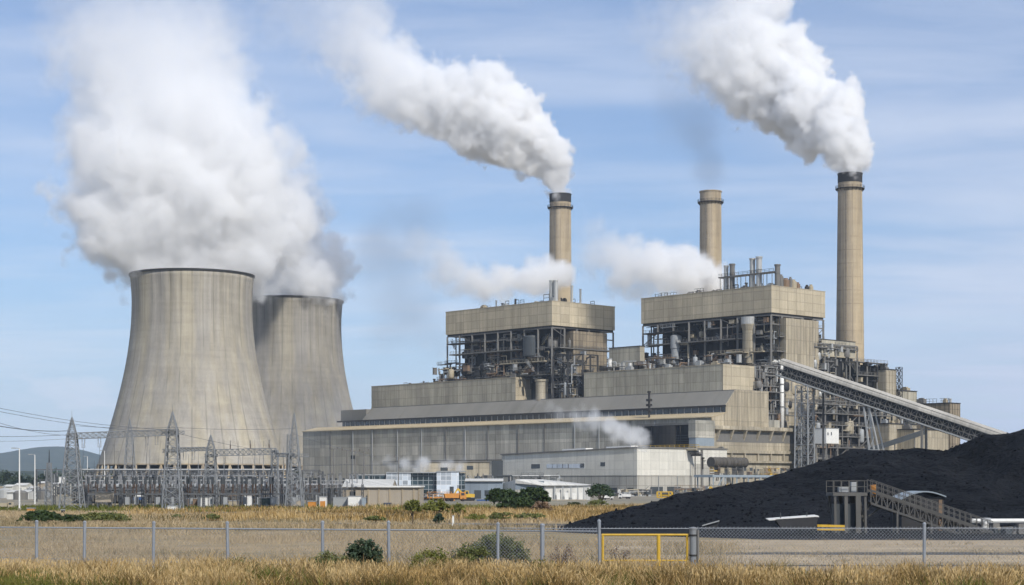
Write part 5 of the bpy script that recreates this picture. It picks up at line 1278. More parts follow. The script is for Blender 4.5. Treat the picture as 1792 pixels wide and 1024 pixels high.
def wagon(label, px, Y, body, nm='tipper', cat='dump truck', sc=1.0, rz=0):
    r = thing(nm, label, cat, (0, 0, 0))
    MB().prism([(-2.6, -1.1, 0.9), (1.1, -1.1, 0.9), (1.3, -1.1, 2.2), (-2.9, -1.1, 2.1)], Vector((0, 2.2, 0))).build('tipping_body', M[body], r)
    cb_ = MB().prism([(1.4, -1.1, 0.6), (3.1, -1.1, 0.6), (3.1, -1.1, 1.6), (2.7, -1.1, 2.5), (1.4, -1.1, 2.5)], Vector((0, 2.2, 0))).build('cab', M[body], r)
    MB().obox((1.7, -1.14, 1.6), Vector((0.9, 0, 0)), Vector((0, 2.28, 0)), UP*0.65).build('window', M['glass_win'], cb_)
    MB().obox((-2.6, -0.5, 0.55), Vector((5.6, 0, 0)), Vector((0, 1, 0)), UP*0.34).build('chassis', M['dgrey'], r)
    for x in (-1.9, -0.8, 2.3):
        for y in (-1.1, 0.8): MB().tube((x, y, 0.48), (x, y+0.3, 0.48), 0.48, n=14).build('wheel', M['black'], r)
    r.location = G(px, Y); r.rotation_euler = (0, 0, rz); r.scale = (sc,)*3; return r
wagon('orange dump truck parked left of the yellow excavator', 795, 430, 'orange', sc=0.9, rz=0.2)
wagon('small white lorry parked behind the scrubby tree before the warehouse', 1062, 470, 'white', nm='lorry', cat='lorry', sc=0.55)
wagon('small white lorry parked at the foot of the warehouse corner', 1094, 500, 'white', nm='lorry', cat='lorry', sc=0.6, rz=3.0)
cabinet('blue low container right of the yellow excavator', 834, 858, 874, 436, 'blue', nm='container', cat='container', doors=2)
ys = thing('pipe_skid', 'open yellow frame skid lying before the warehouse corner', 'skid frame', G(1164, 520)); a = P(1151, 861, 520); w_ = G(1177, 520)-G(1151, 520); h = a.z-0.2; m = MB()
for dy in (0, 3):
    o = Vector((a.x, 520+dy, 0.2))
    for t_ in (0, 0.25, 0.75, 1): m.beam(o+w_*t_, o+w_*t_+UP*h, 0.28)
    for z in (0, h*0.4, h): m.beam(o+UP*z, o+w_+UP*z, 0.28)
m.build('frame', M['yellow'], ys); MB().tube(Vector((a.x+1.2, 521.5, 1.2)), Vector((a.x+3.2, 521.5, 1.2)), 0.7, n=12).build('pump', M['dgrey'], ys)
def scrap(label, px0, px1, Y, h, n, seed, mats):
    r = thing('scrap_heap', label, 'scrap heap', G((px0+px1)/2, Y)); rng = random.Random(seed); w = (px1-px0)/F*Y
    clutter(r, lambda a, b, z: G(px0, Y)+Vector((a, b, z)), (0, w), (0, 3.5), (0.05, h), n, rng, mats=mats, big=0.45)
    for i in range(n):
        s = rng.uniform(0.5, 1.6); MB().box(G(px0, Y)+Vector((rng.uniform(0, w), rng.uniform(0, 4), 0)), s*1.3, s, rng.uniform(0.3, h*0.7), rng.random()*3).build('piece', M[rng.choice(mats)], r)
scrap('pale and grey scrap heap along the warehouse foot behind the scrubby tree', 1078, 1142, 590, 2.2, 22, 2, ['white', 'grey', 'steel_mid', 'steel_tan', 'rust', 'dgrey'])
scrap('brown scrap heap right of the yellow skid frame', 1180, 1232, 600, 2.6, 24, 3, ['rust', 'steel_tan', 'grey', 'steel_mid', 'dgrey', 'white'])
scrap('tan scrap and timber heap beneath the blue grey platform', 1232, 1300, 605, 3.2, 26, 4, ['steel_tan', 'wood', 'white', 'steel_mid', 'yellow', 'rust'])
scrap('mixed scrap row with orange pieces before the glass office', 722, 790, 445, 1.6, 22, 5, ['orange', 'white', 'grey', 'rust', 'steel_mid', 'navy'])
scrap('equipment scrap under the low gantry beam of the switchyard', 395, 450, 330, 1.2, 12, 6, ['steel_mid', 'grey', 'rust', 'white', 'steel_tan'])
# yellow machines at the far left roadside, distant white sheds and grey tanks
wagon('tan loader wagon cut by the left edge beside the road', 8, 300, 'steel_tan', nm='loader', cat='loader', sc=0.5)
for i, (p0, p1, ye, yr, Y, wl, lab) in enumerate(((5, 22, 852, 849, 620, 'white_clad', 'distant white shed at the very left edge'), (24, 46, 850, 846, 700, 'white_clad', 'distant long white shed second from the left edge'), (47, 60, 855, 852, 600, 'grey', 'distant grey hut between white sheds'),
                                                (66, 78, 846, 843, 640, 'tan_wall', 'distant tan hut behind the second lamp post'), (90, 113, 848, 845, 660, 'white_clad', 'distant white shed behind the leftmost lattice tower'), (12, 50, 862, 859, 480, 'pale_shed', 'pale long shed low at the left near the yard road'), (140, 160, 851, 848, 640, 'pale_shed', 'distant pale shed right of the leftmost lattice tower'))):
    gable(lab, p0, p1, ye, yr, Y, 10, wl, 'roof_pale', nm='far_shed', group='far sheds at the left')
for i, (px, y, Y, r_, lab) in enumerate(((8, 858, 520, 2.2, 'grey tank nearest the left edge'), (36, 862, 470, 1.9, 'grey tank right of the nearest lamp post'), (52, 860, 500, 2.4, 'grey tank left of the second lamp post'), (77, 860, 480, 2.0, 'grey tank before the narrow dark mast'))):
    t_ = thing('storage_tank', lab, 'tank', G(px, Y), 'small grey tanks at the left'); z = ZH(y, Y)
    MB().lathe(G(px, Y), [(r_, 0), (r_, z), (r_*0.6, z+0.5), (0.05, z+0.6)], 18).build('barrel', M[('duct', 'steel_mid', 'grey', 'steel_mid')[i]], t_); MB().tube(G(px, Y)+UP*(z+.5), G(px, Y)+UP*(z+1.3), 0.25, n=8).build('vent', M['grey'], t_)

# ---------------------------------------------------------------- chain-link fence and yellow gate
FP = [(-60, 84), (64, 83.5), (147, 83.3), (268, 83), (399, 82.6), (565, 82), (681, 81.5), (871, 81), (949, 80.6), (1050, 80.2), (1213, 80), (1617, 79.5), (1900, 79)]
FT = {-60: 917, 64: 913, 147: 914, 268: 915, 399: 915, 565: 914, 681: 914, 871: 917, 949: 919, 1050: 912, 1213: 925, 1617: 917, 1900: 918}
fn = thing('chain_link_fence', 'long galvanised chain link fence with top rail crossing the dry grass', 'fence', G(400, 82.5))
fpos = {px: G(px, Y) for px, Y in FP}; rail = {}
for px, Y in FP:
    zt = ZH(FT[px], Y); w = 0.075 if px not in (949, 1213) else 0.10
    if px == 1213: continue
    tl_ = Vector((random.uniform(-.045, .045), random.uniform(-.03, .03), 0)); m = MB().tube(G(px, Y, -0.2), G(px, Y)+UP*zt+tl_, w, n=10); m.lathe(G(px, Y)+UP*zt+tl_, [(w*1.15, -0.04), (w*1.15, 0.02), (w*0.6, 0.07), (0.01, 0.08)], 10); m.build('post', M['galv_fence'], fn)
def rail_z(px): return {True: 925.0-0.0*px, False: 0}[True]+np.interp(px, [-60, 400, 1050, 1213, 1900], [-2.5, 0.5, 5, 4, 4])
for (p0, Y0), (p1, Y1) in zip(FP, FP[1:]):
    if p0 == 1050: continue
    a = P(p0, rail_z(p0), Y0); b = P(p1, rail_z(p1), Y1)
    if p0 < 1050: MB().tube(a, b, 0.036, n=8, caps=False).build('top_rail', M['galv_fence'], fn)
    # the woven wire: two families of slanting wires, tied off top and bottom
    m = MB(); L = (b-a).length; ht = a.z-0.05; step = 0.16; d = (b-a)/L; n = int((L+ht)/step)
    wv = Vector((0, -0.02, 0))
    top_extra = 0.12 if p0 >= 1213 or p0 >= 871 else 0.0
    hh = ht+top_extra
    for i in range(n+1):
        s0 = i*step-hh; 
        for sg in (0, 1):
            u0, u1 = s0, s0+hh; z0, z1 = (0.05, 0.05+hh) if sg == 0 else (0.05+hh, 0.05)
            if u0 < 0: z0 += (z1-z0)*(-u0/hh); u0 = 0
            if u1 > L: z1 = z0+(z1-z0)*((L-u0)/(u1-u0)); u1 = L
            if u1-u0 < 0.02: continue
            pa = Vector((a.x, a.y, 0))+Vector((d.x, d.y, 0))*u0+UP*z0+wv*(sg+1); pb = Vector((a.x, a.y, 0))+Vector((d.x, d.y, 0))*u1+UP*z1+wv*(sg+1)
            m.beam(pa, pb, 0.010)
    k = m.build('wire_mesh', M['galv_fence'], fn)
    if top_extra:
        m = MB(); p_ = Vector((a.x, a.y, hh+0.05)); q_ = Vector((b.x, b.y, hh+0.05)); m.tube(p_, q_, 0.018, n=6, caps=False)
        n = int(L/0.18)
        for i in range(n): s = p_+(q_-p_)*(i/n); m.beam(s, s+Vector((0.04, 0, 0.07)), 0.014)
        m.build('selvedge', M['galv_fence'], fn)
MB().tube(P(-60, 974, 84), P(1050, 1003, 80.2), 0.012, n=5).build('bottom_wire', M['galv_fence'], fn)
gp = thing('gate_post', 'thick double galvanised gate post at the right end of the yellow gate', 'gate post', G(1213, 80))
m = MB().tube(G(1213, 80, -0.2), P(1213, 926, 80), 0.17, n=14); m.build('post', M['galv'], gp); MB().lathe(P(1213, 926, 80), [(0.19, -.02), (0.19, 0.04), (0.1, 0.09), (0.01, 0.1)], 14).build('cap', M['galv'], gp)
MB().tube(G(1221.5, 79.9, -0.2), P(1221.5, 928, 79.9), 0.05, n=10).build('back_post', M['steel_mid'], gp)
for y in (938, 973): MB().lathe(P(1213, y, 80), [(0.18, 0), (0.2, 0), (0.2, 0.07), (0.18, 0.07)], 14).build('hinge_band', M['steel_dark'], gp)
gt = thing('gate', 'yellow painted tube gate filled with chain link beside the thick post', 'gate', G(1130, 80.1)); Yg = 80.1
def gt_tube(p0, y0, p1, y1, r, nm='frame_tube', mat='yellow'): MB().tube(P(p0, y0, Yg), P(p1, y1, Yg), r, n=10).build(nm, M[mat], gt)
gt_tube(1053, 936, 1206, 936, 0.05, 'top_tube'); gt_tube(1055, 936, 1055, 1012, 0.05, 'stile'); gt_tube(1202.5, 936, 1202.5, 1012, 0.05, 'stile'); gt_tube(1152.5, 936, 1152.5, 1014, 0.085, 'stile'); gt_tube(1055, 981, 1202, 981, 0.035, 'middle_tube'); gt_tube(1055, 1011, 1202, 1011, 0.035, 'bottom_tube')
m = MB(); a = P(1056, 1010, Yg); b = P(1202, 938, Yg); W_ = b.x-a.x; h = b.z-a.z; st_ = 0.16
for i in range(int((W_+h)/st_)+1):
    s0 = i*st_-h
    for sg in (0, 1):
        u0, u1 = s0, s0+h; z0, z1 = (0, h) if sg == 0 else (h, 0)
        if u0 < 0: z0 += (z1-z0)*(-u0/h); u0 = 0
        if u1 > W_: z1 = z0+(z1-z0)*((W_-u0)/(u1-u0)); u1 = W_
        if u1-u0 > 0.02: m.beam(a+Vector((u0, 0.02*sg, z0)), a+Vector((u1, 0.02*sg, z1)), 0.010)
m.build('wire_mesh', M['galv_fence'], gt)
m = MB(); p_ = P(1050, 925, 80.1); q_ = P(1212, 925, 80.1); m.tube(p_, q_, 0.018, n=6)
for i in range(24): s = p_+(q_-p_)*(i/24); m.beam(s, s+Vector((0.04, 0, 0.07)), 0.014)
m.build('overhead_wire', M['galv_fence'], gt)
mk = thing('marker_post', 'short white marker post in the field beyond the fence', 'marker post', G(793, 186)); MB().box(G(793, 186), 0.2, 0.2, 1.0).build('post', M['white'], mk); MB().box(G(793, 186, 1.0), 0.26, 0.26, 0.08).build('cap', M['grey'], mk)
gr_ = thing('guard_rail', 'low grey guard rail in the field behind the fence', 'guard rail', G(815, 190))
MB().beam(P(785, 917.5, 190), P(840, 917.5, 190), 0.08, 0.25).build('rail', M['galv'], gr_)
for px in (787, 800, 813, 826, 838): MB().beam(G(px, 190), P(px, 917, 190), 0.12).build('post', M['galv'], gr_)

# ---------------------------------------------------------------- ground sheets and the far land
def gh(X, Y): return 0*X
xs = np.concatenate([np.linspace(-14000, -800, 14), np.linspace(-700, 700, 60), np.linspace(800, 14000, 14)]); ys = np.concatenate([np.linspace(-400, 0, 4), np.linspace(20, 900, 60), np.linspace(1000, 15000, 20)])
struct(grid_obj('ground', xs, ys, gh, M['ground']))
strip('yard_ground', [(-420, 274, 1100), (-60, 276, 1100), (0, 320, 1100), (40, 420, 1100), (420, 420, 1100)], 0.004, M['yard'], 2.0, 11)
strip('road', [(-260, 262, 272), (-90, 262, 271), (-30, 266, 273), (0, 272, 277)], 0.010, M['road'], 0.4, 21)
strip('gravel_track', [(-40, 186, 198), (0, 184, 196), (12, 182, 192), (22, 176, 184)], 0.008, M['track'], 0.8, 31)
strip('dirt_yard', [(7, 74, 139), (12, 73, 140), (34, 72, 140), (120, 72, 142)], 0.006, M['dirt'], 0.8, 41)
strip('wheel_track', [(5, 111.5, 113), (14, 110.5, 114.5), (60, 110, 115)], 0.010, M['track'], 0.35, 51)
strip('wheel_track', [(9, 96, 96.5), (16, 95.5, 97), (60, 95.5, 97.5)], 0.010, M['track'], 0.3, 55)
strip('gravel_shoulder', [(7.5, 85, 86), (12, 83.5, 89.0), (60, 83.5, 89.5)], 0.010, M['track'], 0.4, 61)
HP = [(-900, 812), (-500, 806), (-250, 800), (-120, 797), (-40, 796), (0, 793), (40, 787), (70, 783), (110, 783), (140, 788), (180, 796), (260, 801), (420, 808), (700, 816), (1000, 820), (1300, 822), (1700, 818), (2200, 815), (2900, 818)]
Yh = 7000.0
hx = np.array([(p-CX)/F*Yh for p, q in HP]); hz_ = np.array([CAMZ+(HZ-q)/F*Yh for p, q in HP])
def hill(X, Y):
    zr = np.interp(X, hx, hz_); t = (Y-5600)/(Yh-5600); prof = np.where(t < 1, np.clip(t, 0, 1)**0.8, np.maximum(1-(t-1)*0.8, 0))
    return zr*prof+(vnoise(X, Y, 260, 71)*22+vnoise(X, Y, 90, 72)*9+vnoise(X, Y, 35, 73)*4)*np.clip(prof, 0, 1)*0.8-2
struct(grid_obj('hill', np.arange(-9000, 9000, 26), np.arange(5560, 8100, 40), hill, M['hill']))
h2x = np.array([-2600, -1500, -1100, -900, -700, -560, -300, 0, 800, 2000.0]); h2z = np.array([26, 30, 36, 32, 34, 30, 22, 14, 16, 20.0])
def lowhill(X, Y):
    zr = np.interp(X, h2x, h2z); t = (Y-2300)/600; prof = np.where(t < 1, np.clip(t, 0, 1), np.maximum(2-t, 0)); return zr*prof*0.75+(vnoise(X, Y, 70, 81)*6+vnoise(X, Y, 22, 82)*3)*np.clip(prof, 0, 1)-1
struct(grid_obj('low_hill', np.arange(-2600, 2000, 14), np.arange(2260, 3500, 24), lowhill, M['hill']))
# ---------------------------------------------------------------- vegetation
def tri_mesh(name, tris, tint, mat):
    """tris: (n,3,3) triangles, tint: (n,) random tint of each face"""
    n = len(tris); me = bpy.data.meshes.new(name); co = tris.reshape(-1, 3).astype(np.float32)
    me.vertices.add(n*3); me.vertices.foreach_set('co', co.ravel()); me.loops.add(n*3); me.loops.foreach_set('vertex_index', np.arange(n*3, dtype=np.int32))
    me.polygons.add(n); me.polygons.foreach_set('loop_start', np.arange(0, n*3, 3, dtype=np.int32)); me.polygons.foreach_set('loop_total', np.full(n, 3, np.int32))
    at = me.attributes.new('tint', 'FLOAT', 'FACE'); at.data.foreach_set('value', tint.astype(np.float32))
    me.update(calc_edges=True); me.materials.append(mat); o = bpy.data.objects.new(name, me); COL.objects.link(o); return o
def blades(rs, X, Y, h, w, lean=0.45, seg=2):
    """curved blades of grass: two triangles below, one at the tip"""
    n = len(X); a = rs.rand(n)*2*np.pi; f = rs.rand(n)*2*np.pi; L = lean*h*(0.3+rs.rand(n))
    dx, dy = np.cos(a)*L, np.sin(a)*L; wx, wy = np.cos(f)*w/2, np.sin(f)*w/2
    z0 = np.zeros(n)
    b0 = np.stack([X-wx, Y-wy, z0], -1); b1 = np.stack([X+wx, Y+wy, z0], -1)
    mx, my, mz = X+dx*0.35, Y+dy*0.35, h*0.6
    m0 = np.stack([mx-wx*0.8, my-wy*0.8, mz], -1); m1 = np.stack([mx+wx*0.8, my+wy*0.8, mz], -1); t = np.stack([X+dx, Y+dy, h], -1)
    return np.concatenate([np.stack([b0, b1, m1], 1), np.stack([b0, m1, m0], 1), np.stack([m0, m1, t], 1)], 0), n
def grass(name, label, n, x0, x1, y0, y1, h, w, mat, seed, dens=None, lean=0.45, clump=5.0, hv=0.5, xf=None):
    rs = np.random.RandomState(seed); X = rs.uniform(0, 1, n); Y = y0+(y1-y0)*rs.rand(n)
    if xf: X = (x0+(x1-x0)*X-CX)/F*Y
    else: X = x0+(x1-x0)*X
    d = vnoise(X, Y, clump, seed)+0.5*vnoise(X, Y, clump*0.3, seed+1)
    keep = rs.rand(n) < np.clip(0.55+d*2.3, 0.05, 1)
    if dens is not None: keep &= rs.rand(n) < dens(X, Y)
    X, Y, d = X[keep], Y[keep], d[keep]
    hh = h*(1-hv+hv*2*rs.rand(len(X))*np.clip(0.75+d*1.5, 0.2, 1.6)); 
    T, k = blades(rs, X, Y, hh, w*(0.6+0.8*rs.rand(len(X))), lean)
    tint = np.clip(0.5+0.65*vnoise(X, Y, clump*1.3, seed+2)+0.30*(rs.rand(k)-0.5)*2, 0, 1)
    o = tri_mesh(name, T, np.tile(tint, 3), M[mat]); tag(o, label, 'grass', kind='stuff'); return o
def pxof(X, Y): return X/Y*F+CX
sm = lambda x, a, b: np.clip((x-a)/(b-a), 0, 1)
right_bare = lambda X, Y: 1-0.97*sm(pxof(X, Y), 1225, 1300)*sm(Y, 80.2, 81.5)*1.0
grass('dry_grass', 'tall golden dry grass standing along the foot of the fence', 135000, -240, 1900, 69, 81.8, 0.66, 0.03, 'grass_dry', 1, dens=lambda X, Y: np.where(pxof(X, Y) > 1230, np.clip(1-sm(Y, 76, 79.5)*0.9, 0.05, 1), 1.0), lean=0.75, clump=1.6, hv=0.7, xf=True)
grass('field_grass', 'pale dry field grass behind the fence', 205000, -240, 1320, 81.5, 168, 0.34, 0.028, 'grass_field', 2, dens=lambda X, Y: right_bare(X, Y)*(1-0.35*sm(Y, 110, 150))*(1-sm(Y-(168-30*sm(pxof(X, Y), 860, 1000)), -3, 1)), lean=0.7, clump=7.0, xf=True)
grass('far_field_grass', 'pale dry grass of the middle field', 122000, -300, 1120, 165, 262, 0.42, 0.06, 'grass_field', 3, dens=lambda X, Y: (1-0.9*((Y > 183)*(Y < 199)*(pxof(X, Y) > 330)))*(1-sm(pxof(X, Y), 930, 990)*(Y < 190)), lean=0.6, clump=14.0, xf=True)
grass('bank_grass', 'golden grass on the bank before the switchyard road', 72000, 180, 1130, 200, 300, 0.75, 0.09, 'grass_dry', 4, lean=0.4, clump=11.0, dens=lambda X, Y: sm(pxof(X, Y), 190, 460)*(0.25+0.75*sm(Y, 205, 225)), xf=True)
grass('yard_edge_grass', 'dull green and tan grass along the yard edge', 40000, -40, 1130, 272, 330, 0.5, 0.12, 'grass_green', 5, lean=0.5, clump=12, dens=lambda X, Y: 0.5+0*X, xf=True)
grass('dust_grass', 'sparse dry tufts on the pale dirt right of the gate', 26000, 1225, 1900, 82, 138, 0.18, 0.024, 'grass_field', 6, lean=0.9, clump=3.5, dens=lambda X, Y: 0.25+0.75*(vnoise(X, Y*2.0, 5, 91) > 0.12), xf=True)
def green_d(X, Y):
    p = pxof(X, Y); return np.maximum.reduce([0.9*np.exp(-((p-20)/110)**2)*(1-sm(Y, 74, 79)), 0.5*np.exp(-((p-210)/70)**2)*(1-sm(Y, 73, 78)), 0.6*np.exp(-((p-430)/60)**2)*(1-sm(Y, 77, 80.5)), 0.6*np.exp(-((p-960)/40)**2), 0.35*np.exp(-((p-640)/90)**2), 0.35*np.exp(-((p-1230)/260)**2)*(1-sm(Y, 71, 73)), 0.10+0*p, 0.35*np.exp(-((p-1700)/120)**2)*(1-sm(Y, 71, 73))])
grass('green_weeds', 'green weeds growing through the dry grass in the foreground', 120000, -40, 1830, 68.5, 81.5, 0.64, 0.032, 'grass_green', 7, dens=green_d, lean=0.55, clump=2.0, xf=True)
grass('green_weeds', 'lush green weed patch in the bottom left corner', 34000, -200, 270, 68.5, 77.5, 0.6, 0.034, 'grass_green', 17, dens=lambda X, Y: np.exp(-((pxof(X, Y)-10)/130)**2), lean=0.55, clump=1.4, xf=True)
def seedheads():
    rs = np.random.RandomState(12); n = 26000; Y = rs.uniform(69, 81.5, n); X = (rs.uniform(-40, 1830, n)-CX)/F*Y
    keep = (vnoise(X, Y, 2.0, 9)+0.3*vnoise(X, Y, 0.7, 10) > -0.08) & ~((pxof(X, Y) > 1225) & (Y > 76.5)); X, Y = X[keep], Y[keep]; n = len(X)
    h = 0.62+0.5*rs.rand(n); a = rs.rand(n)*6.28; L = 0.16*h; tx, ty = X+np.cos(a)*L, Y+np.sin(a)*L; w = 0.006
    f = rs.rand(n)*6.28; wx, wy = np.cos(f), np.sin(f)
    st = np.stack([np.stack([X-wx*w, Y-wy*w, 0*X], -1), np.stack([X+wx*w, Y+wy*w, 0*X], -1), np.stack([tx, ty, h], -1)], 1)
    b = 0.024; e0 = np.stack([tx-(tx-X)*0.2, ty-(ty-Y)*0.2, h*0.82], -1); e2 = np.stack([tx+np.cos(a)*0.05, ty+np.sin(a)*0.05, h*1.03], -1)
    mid = np.stack([tx, ty, h*0.95], -1); s = np.stack([wx*b, wy*b, 0*wx], -1)
    hd = np.concatenate([np.stack([e0, mid+s, e2], 1), np.stack([e0, e2, mid-s], 1)], 0)
    T = np.concatenate([st, hd], 0); ti = np.clip(0.62+0.25*rs.rand(n), 0, 1)
    tag(tri_mesh('grass_seed_heads', T, np.tile(ti, 3), M['grass_dry']), 'feathery golden seed heads rising above the dry grass', 'grass', kind='stuff')
seedheads()

def leaf_cloud(rs, c, r3, n, size, clumps=9, flat=0.3, hollow=0.35, tight=1.0):
    """leaf-sized faces gathered in many small sprays spread through the crown's volume"""
    c = np.array(c); r3 = np.array(r3)
    d = rs.normal(size=(clumps, 3)); d /= np.linalg.norm(d, axis=1)[:, None]; d[:, 2] = np.abs(d[:, 2])*1.3-0.25
    cc = d*(hollow+(1-hollow)*rs.rand(clumps)[:, None]**0.5)*0.82; cr = (0.20+0.22*rs.rand(clumps))*tight
    idx = rs.randint(0, clumps, n); u = rs.normal(size=(n, 3)); u /= np.linalg.norm(u, axis=1)[:, None]; u *= (rs.rand(n)**0.45)[:, None]
    p = cc[idx]+u*cr[idx][:, None]; p = c+p*r3
    p[:, 2] = np.maximum(p[:, 2], 0.03)
    a = rs.normal(size=(n, 3)); a /= np.linalg.norm(a, axis=1)[:, None]; b = np.cross(a, rs.normal(size=(n, 3))); b /= np.linalg.norm(b, axis=1)[:, None]
    s = size*(0.6+0.8*rs.rand(n))[:, None]
    q0, q1, q2, q3 = p-a*s, p+b*s*0.45, p+a*s, p-b*s*0.45
    T = np.concatenate([np.stack([q0, q1, q2], 1), np.stack([q0, q2, q3], 1)], 0)
    ct = rs.rand(clumps)*0.5; t = np.clip(ct[idx]+0.5*rs.rand(n), 0, 1)
    return T, np.tile(t, 2)
def bush(name, label, px, Y, wpx, hpx, mat, n=1500, leaf=0.07, clumps=14, seed=0, group=None, cat='bush', trunk=0.0, zc=None, depth=0.8, nst=7, hollow=0.35):
    rs = np.random.RandomState(seed+100); c = G(px, Y); rw = wpx/2/F*Y; h = hpx/F*Y
    r = thing(name, label, cat, c, group); zb = h*trunk; hh = (h-zb)/2
    T, t = leaf_cloud(rs, (0, 0, zb+hh), (rw*1.08, rw*depth, hh*1.1), n, leaf, int(clumps*2.2), hollow=hollow, tight=0.72)
    # loose outer sprays make the outline ragged
    T2, t2 = leaf_cloud(rs, (0, 0, zb+hh*0.95), (rw*1.28, rw*depth*1.2, hh*1.22), n//7, leaf, clumps*3, hollow=0.85, tight=0.35); T = np.concatenate([T, T2]); t = np.concatenate([t, t2])
    o = tri_mesh('crown' if trunk > 0.1 else 'foliage', T, t, M[mat]); o.parent = r
    m = MB(); rr = random.Random(seed); base = Vector((0, 0, -0.05))
    if trunk > 0.1:
        m.tube(c+base, c+Vector((0.05*rw, 0, zb+hh*0.3)), 0.035*h, 0.022*h, 7)
    for i in range(nst):
        a = rr.uniform(0, 6.28); q_ = Vector((math.cos(a)*rw*rr.uniform(.25, .75), math.sin(a)*rw*depth*rr.uniform(.25, .75), zb+hh*rr.uniform(0.8, 1.7))); s = Vector((0, 0, zb*rr.uniform(0.7, 1.0))) if trunk > 0.1 else Vector((q_.x*0.15, q_.y*0.15, 0))
        mid = s*0.5+q_*0.5+Vector((0, 0, hh*0.15)); w = max(0.012, 0.012*h); m.tube(c+s, c+mid, w*1.2, w, 5); m.tube(c+mid, c+q_, w, w*0.4, 5)
    m.build('trunk' if trunk > 0.1 else 'stems', M['bark'], r); return r
# along the fence
bush('bush', 'dark blue green leafy bush right beside the middle fence posts', 636, 80.5, 70, 74, 'leaf_blue', 3600, 0.075, 18, 1)
bush('bush', 'low sprawling olive bush at the foot of the fence left of blue green bush', 578, 80.2, 90, 54, 'leaf_olive', 1500, 0.055, 14, 2)
bush('bush', 'low yellow green bush left of the largest fence bush', 757, 80.5, 88, 58, 'leaf_lime', 1500, 0.055, 14, 3)
bush('bush', 'largest olive green bush growing through the fence at centre', 872, 82.5, 112, 80, 'leaf_olive', 5200, 0.065, 26, 4)
bush('bush', 'rounded olive bush leaning on the left of the largest fence bush', 828, 81.2, 84, 66, 'leaf_olive', 2400, 0.06, 16, 5)
bush('bush', 'small yellow green weed bush right of the largest fence bush', 951, 78.5, 52, 46, 'leaf_lime', 900, 0.05, 10, 6)
bush('shrub', 'sparse brown leafless shrub left of the yellow gate', 986, 83, 54, 62, 'twig_brown', 700, 0.045, 14, 7, nst=26, hollow=0.5)
bush('shrub', 'thin brown dead shrub seen through the yellow gate', 1082, 82.5, 62, 62, 'twig_brown', 420, 0.045, 12, 8, nst=24, hollow=0.5)
bush('bush', 'low green clump in the grass right of the second fence bay', 415, 79.5, 86, 46, 'leaf_olive', 900, 0.05, 12, 9)
# middle field
bush('hedge_bush', 'darkest hedge bush at the left behind the fence', 72, 186, 74, 26, 'leaf_dark', 2600, 0.16, 20, 11)
bush('hedge_bush', 'smaller dark hedge bush between two larger ones at the left', 124, 188, 44, 18, 'leaf_dark', 1500, 0.14, 14, 12)
bush('hedge_bush', 'olive hedge bush right of the dark hedge bushes', 178, 190, 96, 22, 'leaf_olive', 3000, 0.15, 22, 13)
bush('sapling', 'pale yellow green sapling left of the taller sapling in the field', 722, 196, 34, 42, 'leaf_lime', 900, 0.15, 14, 14, cat='tree', trunk=0.3)
bush('sapling', 'taller bright green sapling in the field below the tan store', 763, 192, 50, 44, 'leaf_lime', 1700, 0.15, 18, 15, cat='tree', trunk=0.25)
bush('sapling', 'thin pale sapling right of the bright green sapling', 803, 198, 26, 34, 'leaf_lime', 380, 0.14, 10, 16, cat='tree', trunk=0.3)
bush('bush', 'dark blue green bush at the foot of the bright green sapling', 768, 187, 20, 20, 'leaf_blue', 600, 0.13, 9, 17)
bush('pine', 'dark spreading pine left of its taller neighbour before the white sheds', 880, 262, 62, 42, 'leaf_dark', 2800, 0.26, 24, 18, cat='tree', trunk=0.22)
bush('pine', 'tallest dark pine before the white gabled shed', 934, 258, 56, 46, 'leaf_dark', 3000, 0.26, 26, 19, cat='tree', trunk=0.2)
bush('pine', 'low dark pine bush between the two larger pines', 905, 250, 66, 30, 'leaf_dark', 2600, 0.24, 22, 20, cat='tree', trunk=0.12)
bush('bush', 'brownish bush at the right foot of the tallest dark pine', 947, 246, 38, 24, 'twig_brown', 900, 0.2, 12, 21)
bush('scrub_tree', 'single feathery grey green tree before the white warehouse', 1052, 330, 50, 40, 'leaf_blue', 1700, 0.26, 22, 22, cat='tree', trunk=0.2, nst=16, hollow=0.55)
bush('bush', 'low green bush under the single feathery tree', 1046, 322, 36, 14, 'leaf_olive', 700, 0.22, 10, 23)
for i, (px, Y, w_, h_, mt, lab) in enumerate(((655, 200, 40, 12, 'leaf_olive', 'low olive tuft bush in the field left of the saplings'), (880, 200, 60, 18, 'leaf_olive', 'low olive bush below the dark pines'), (930, 205, 60, 16, 'leaf_olive', 'low olive bush right below the tallest pine'), (835, 204, 50, 14, 'leaf_lime', 'pale low bush below the left dark pine'),
                                            (310, 215, 20, 9, 'leaf_olive', 'tiny olive bush in the field beyond the fourth fence bay'), (372, 208, 30, 12, 'leaf_olive', 'small olive bush in the field behind the fifth fence post'), (1004, 330, 26, 9, 'leaf_dark', 'small dark bush at the right end of the white gabled shed'))):
    bush('bush', lab, px, Y, w_, h_, mt, 700, 0.13, 10, 40+i)
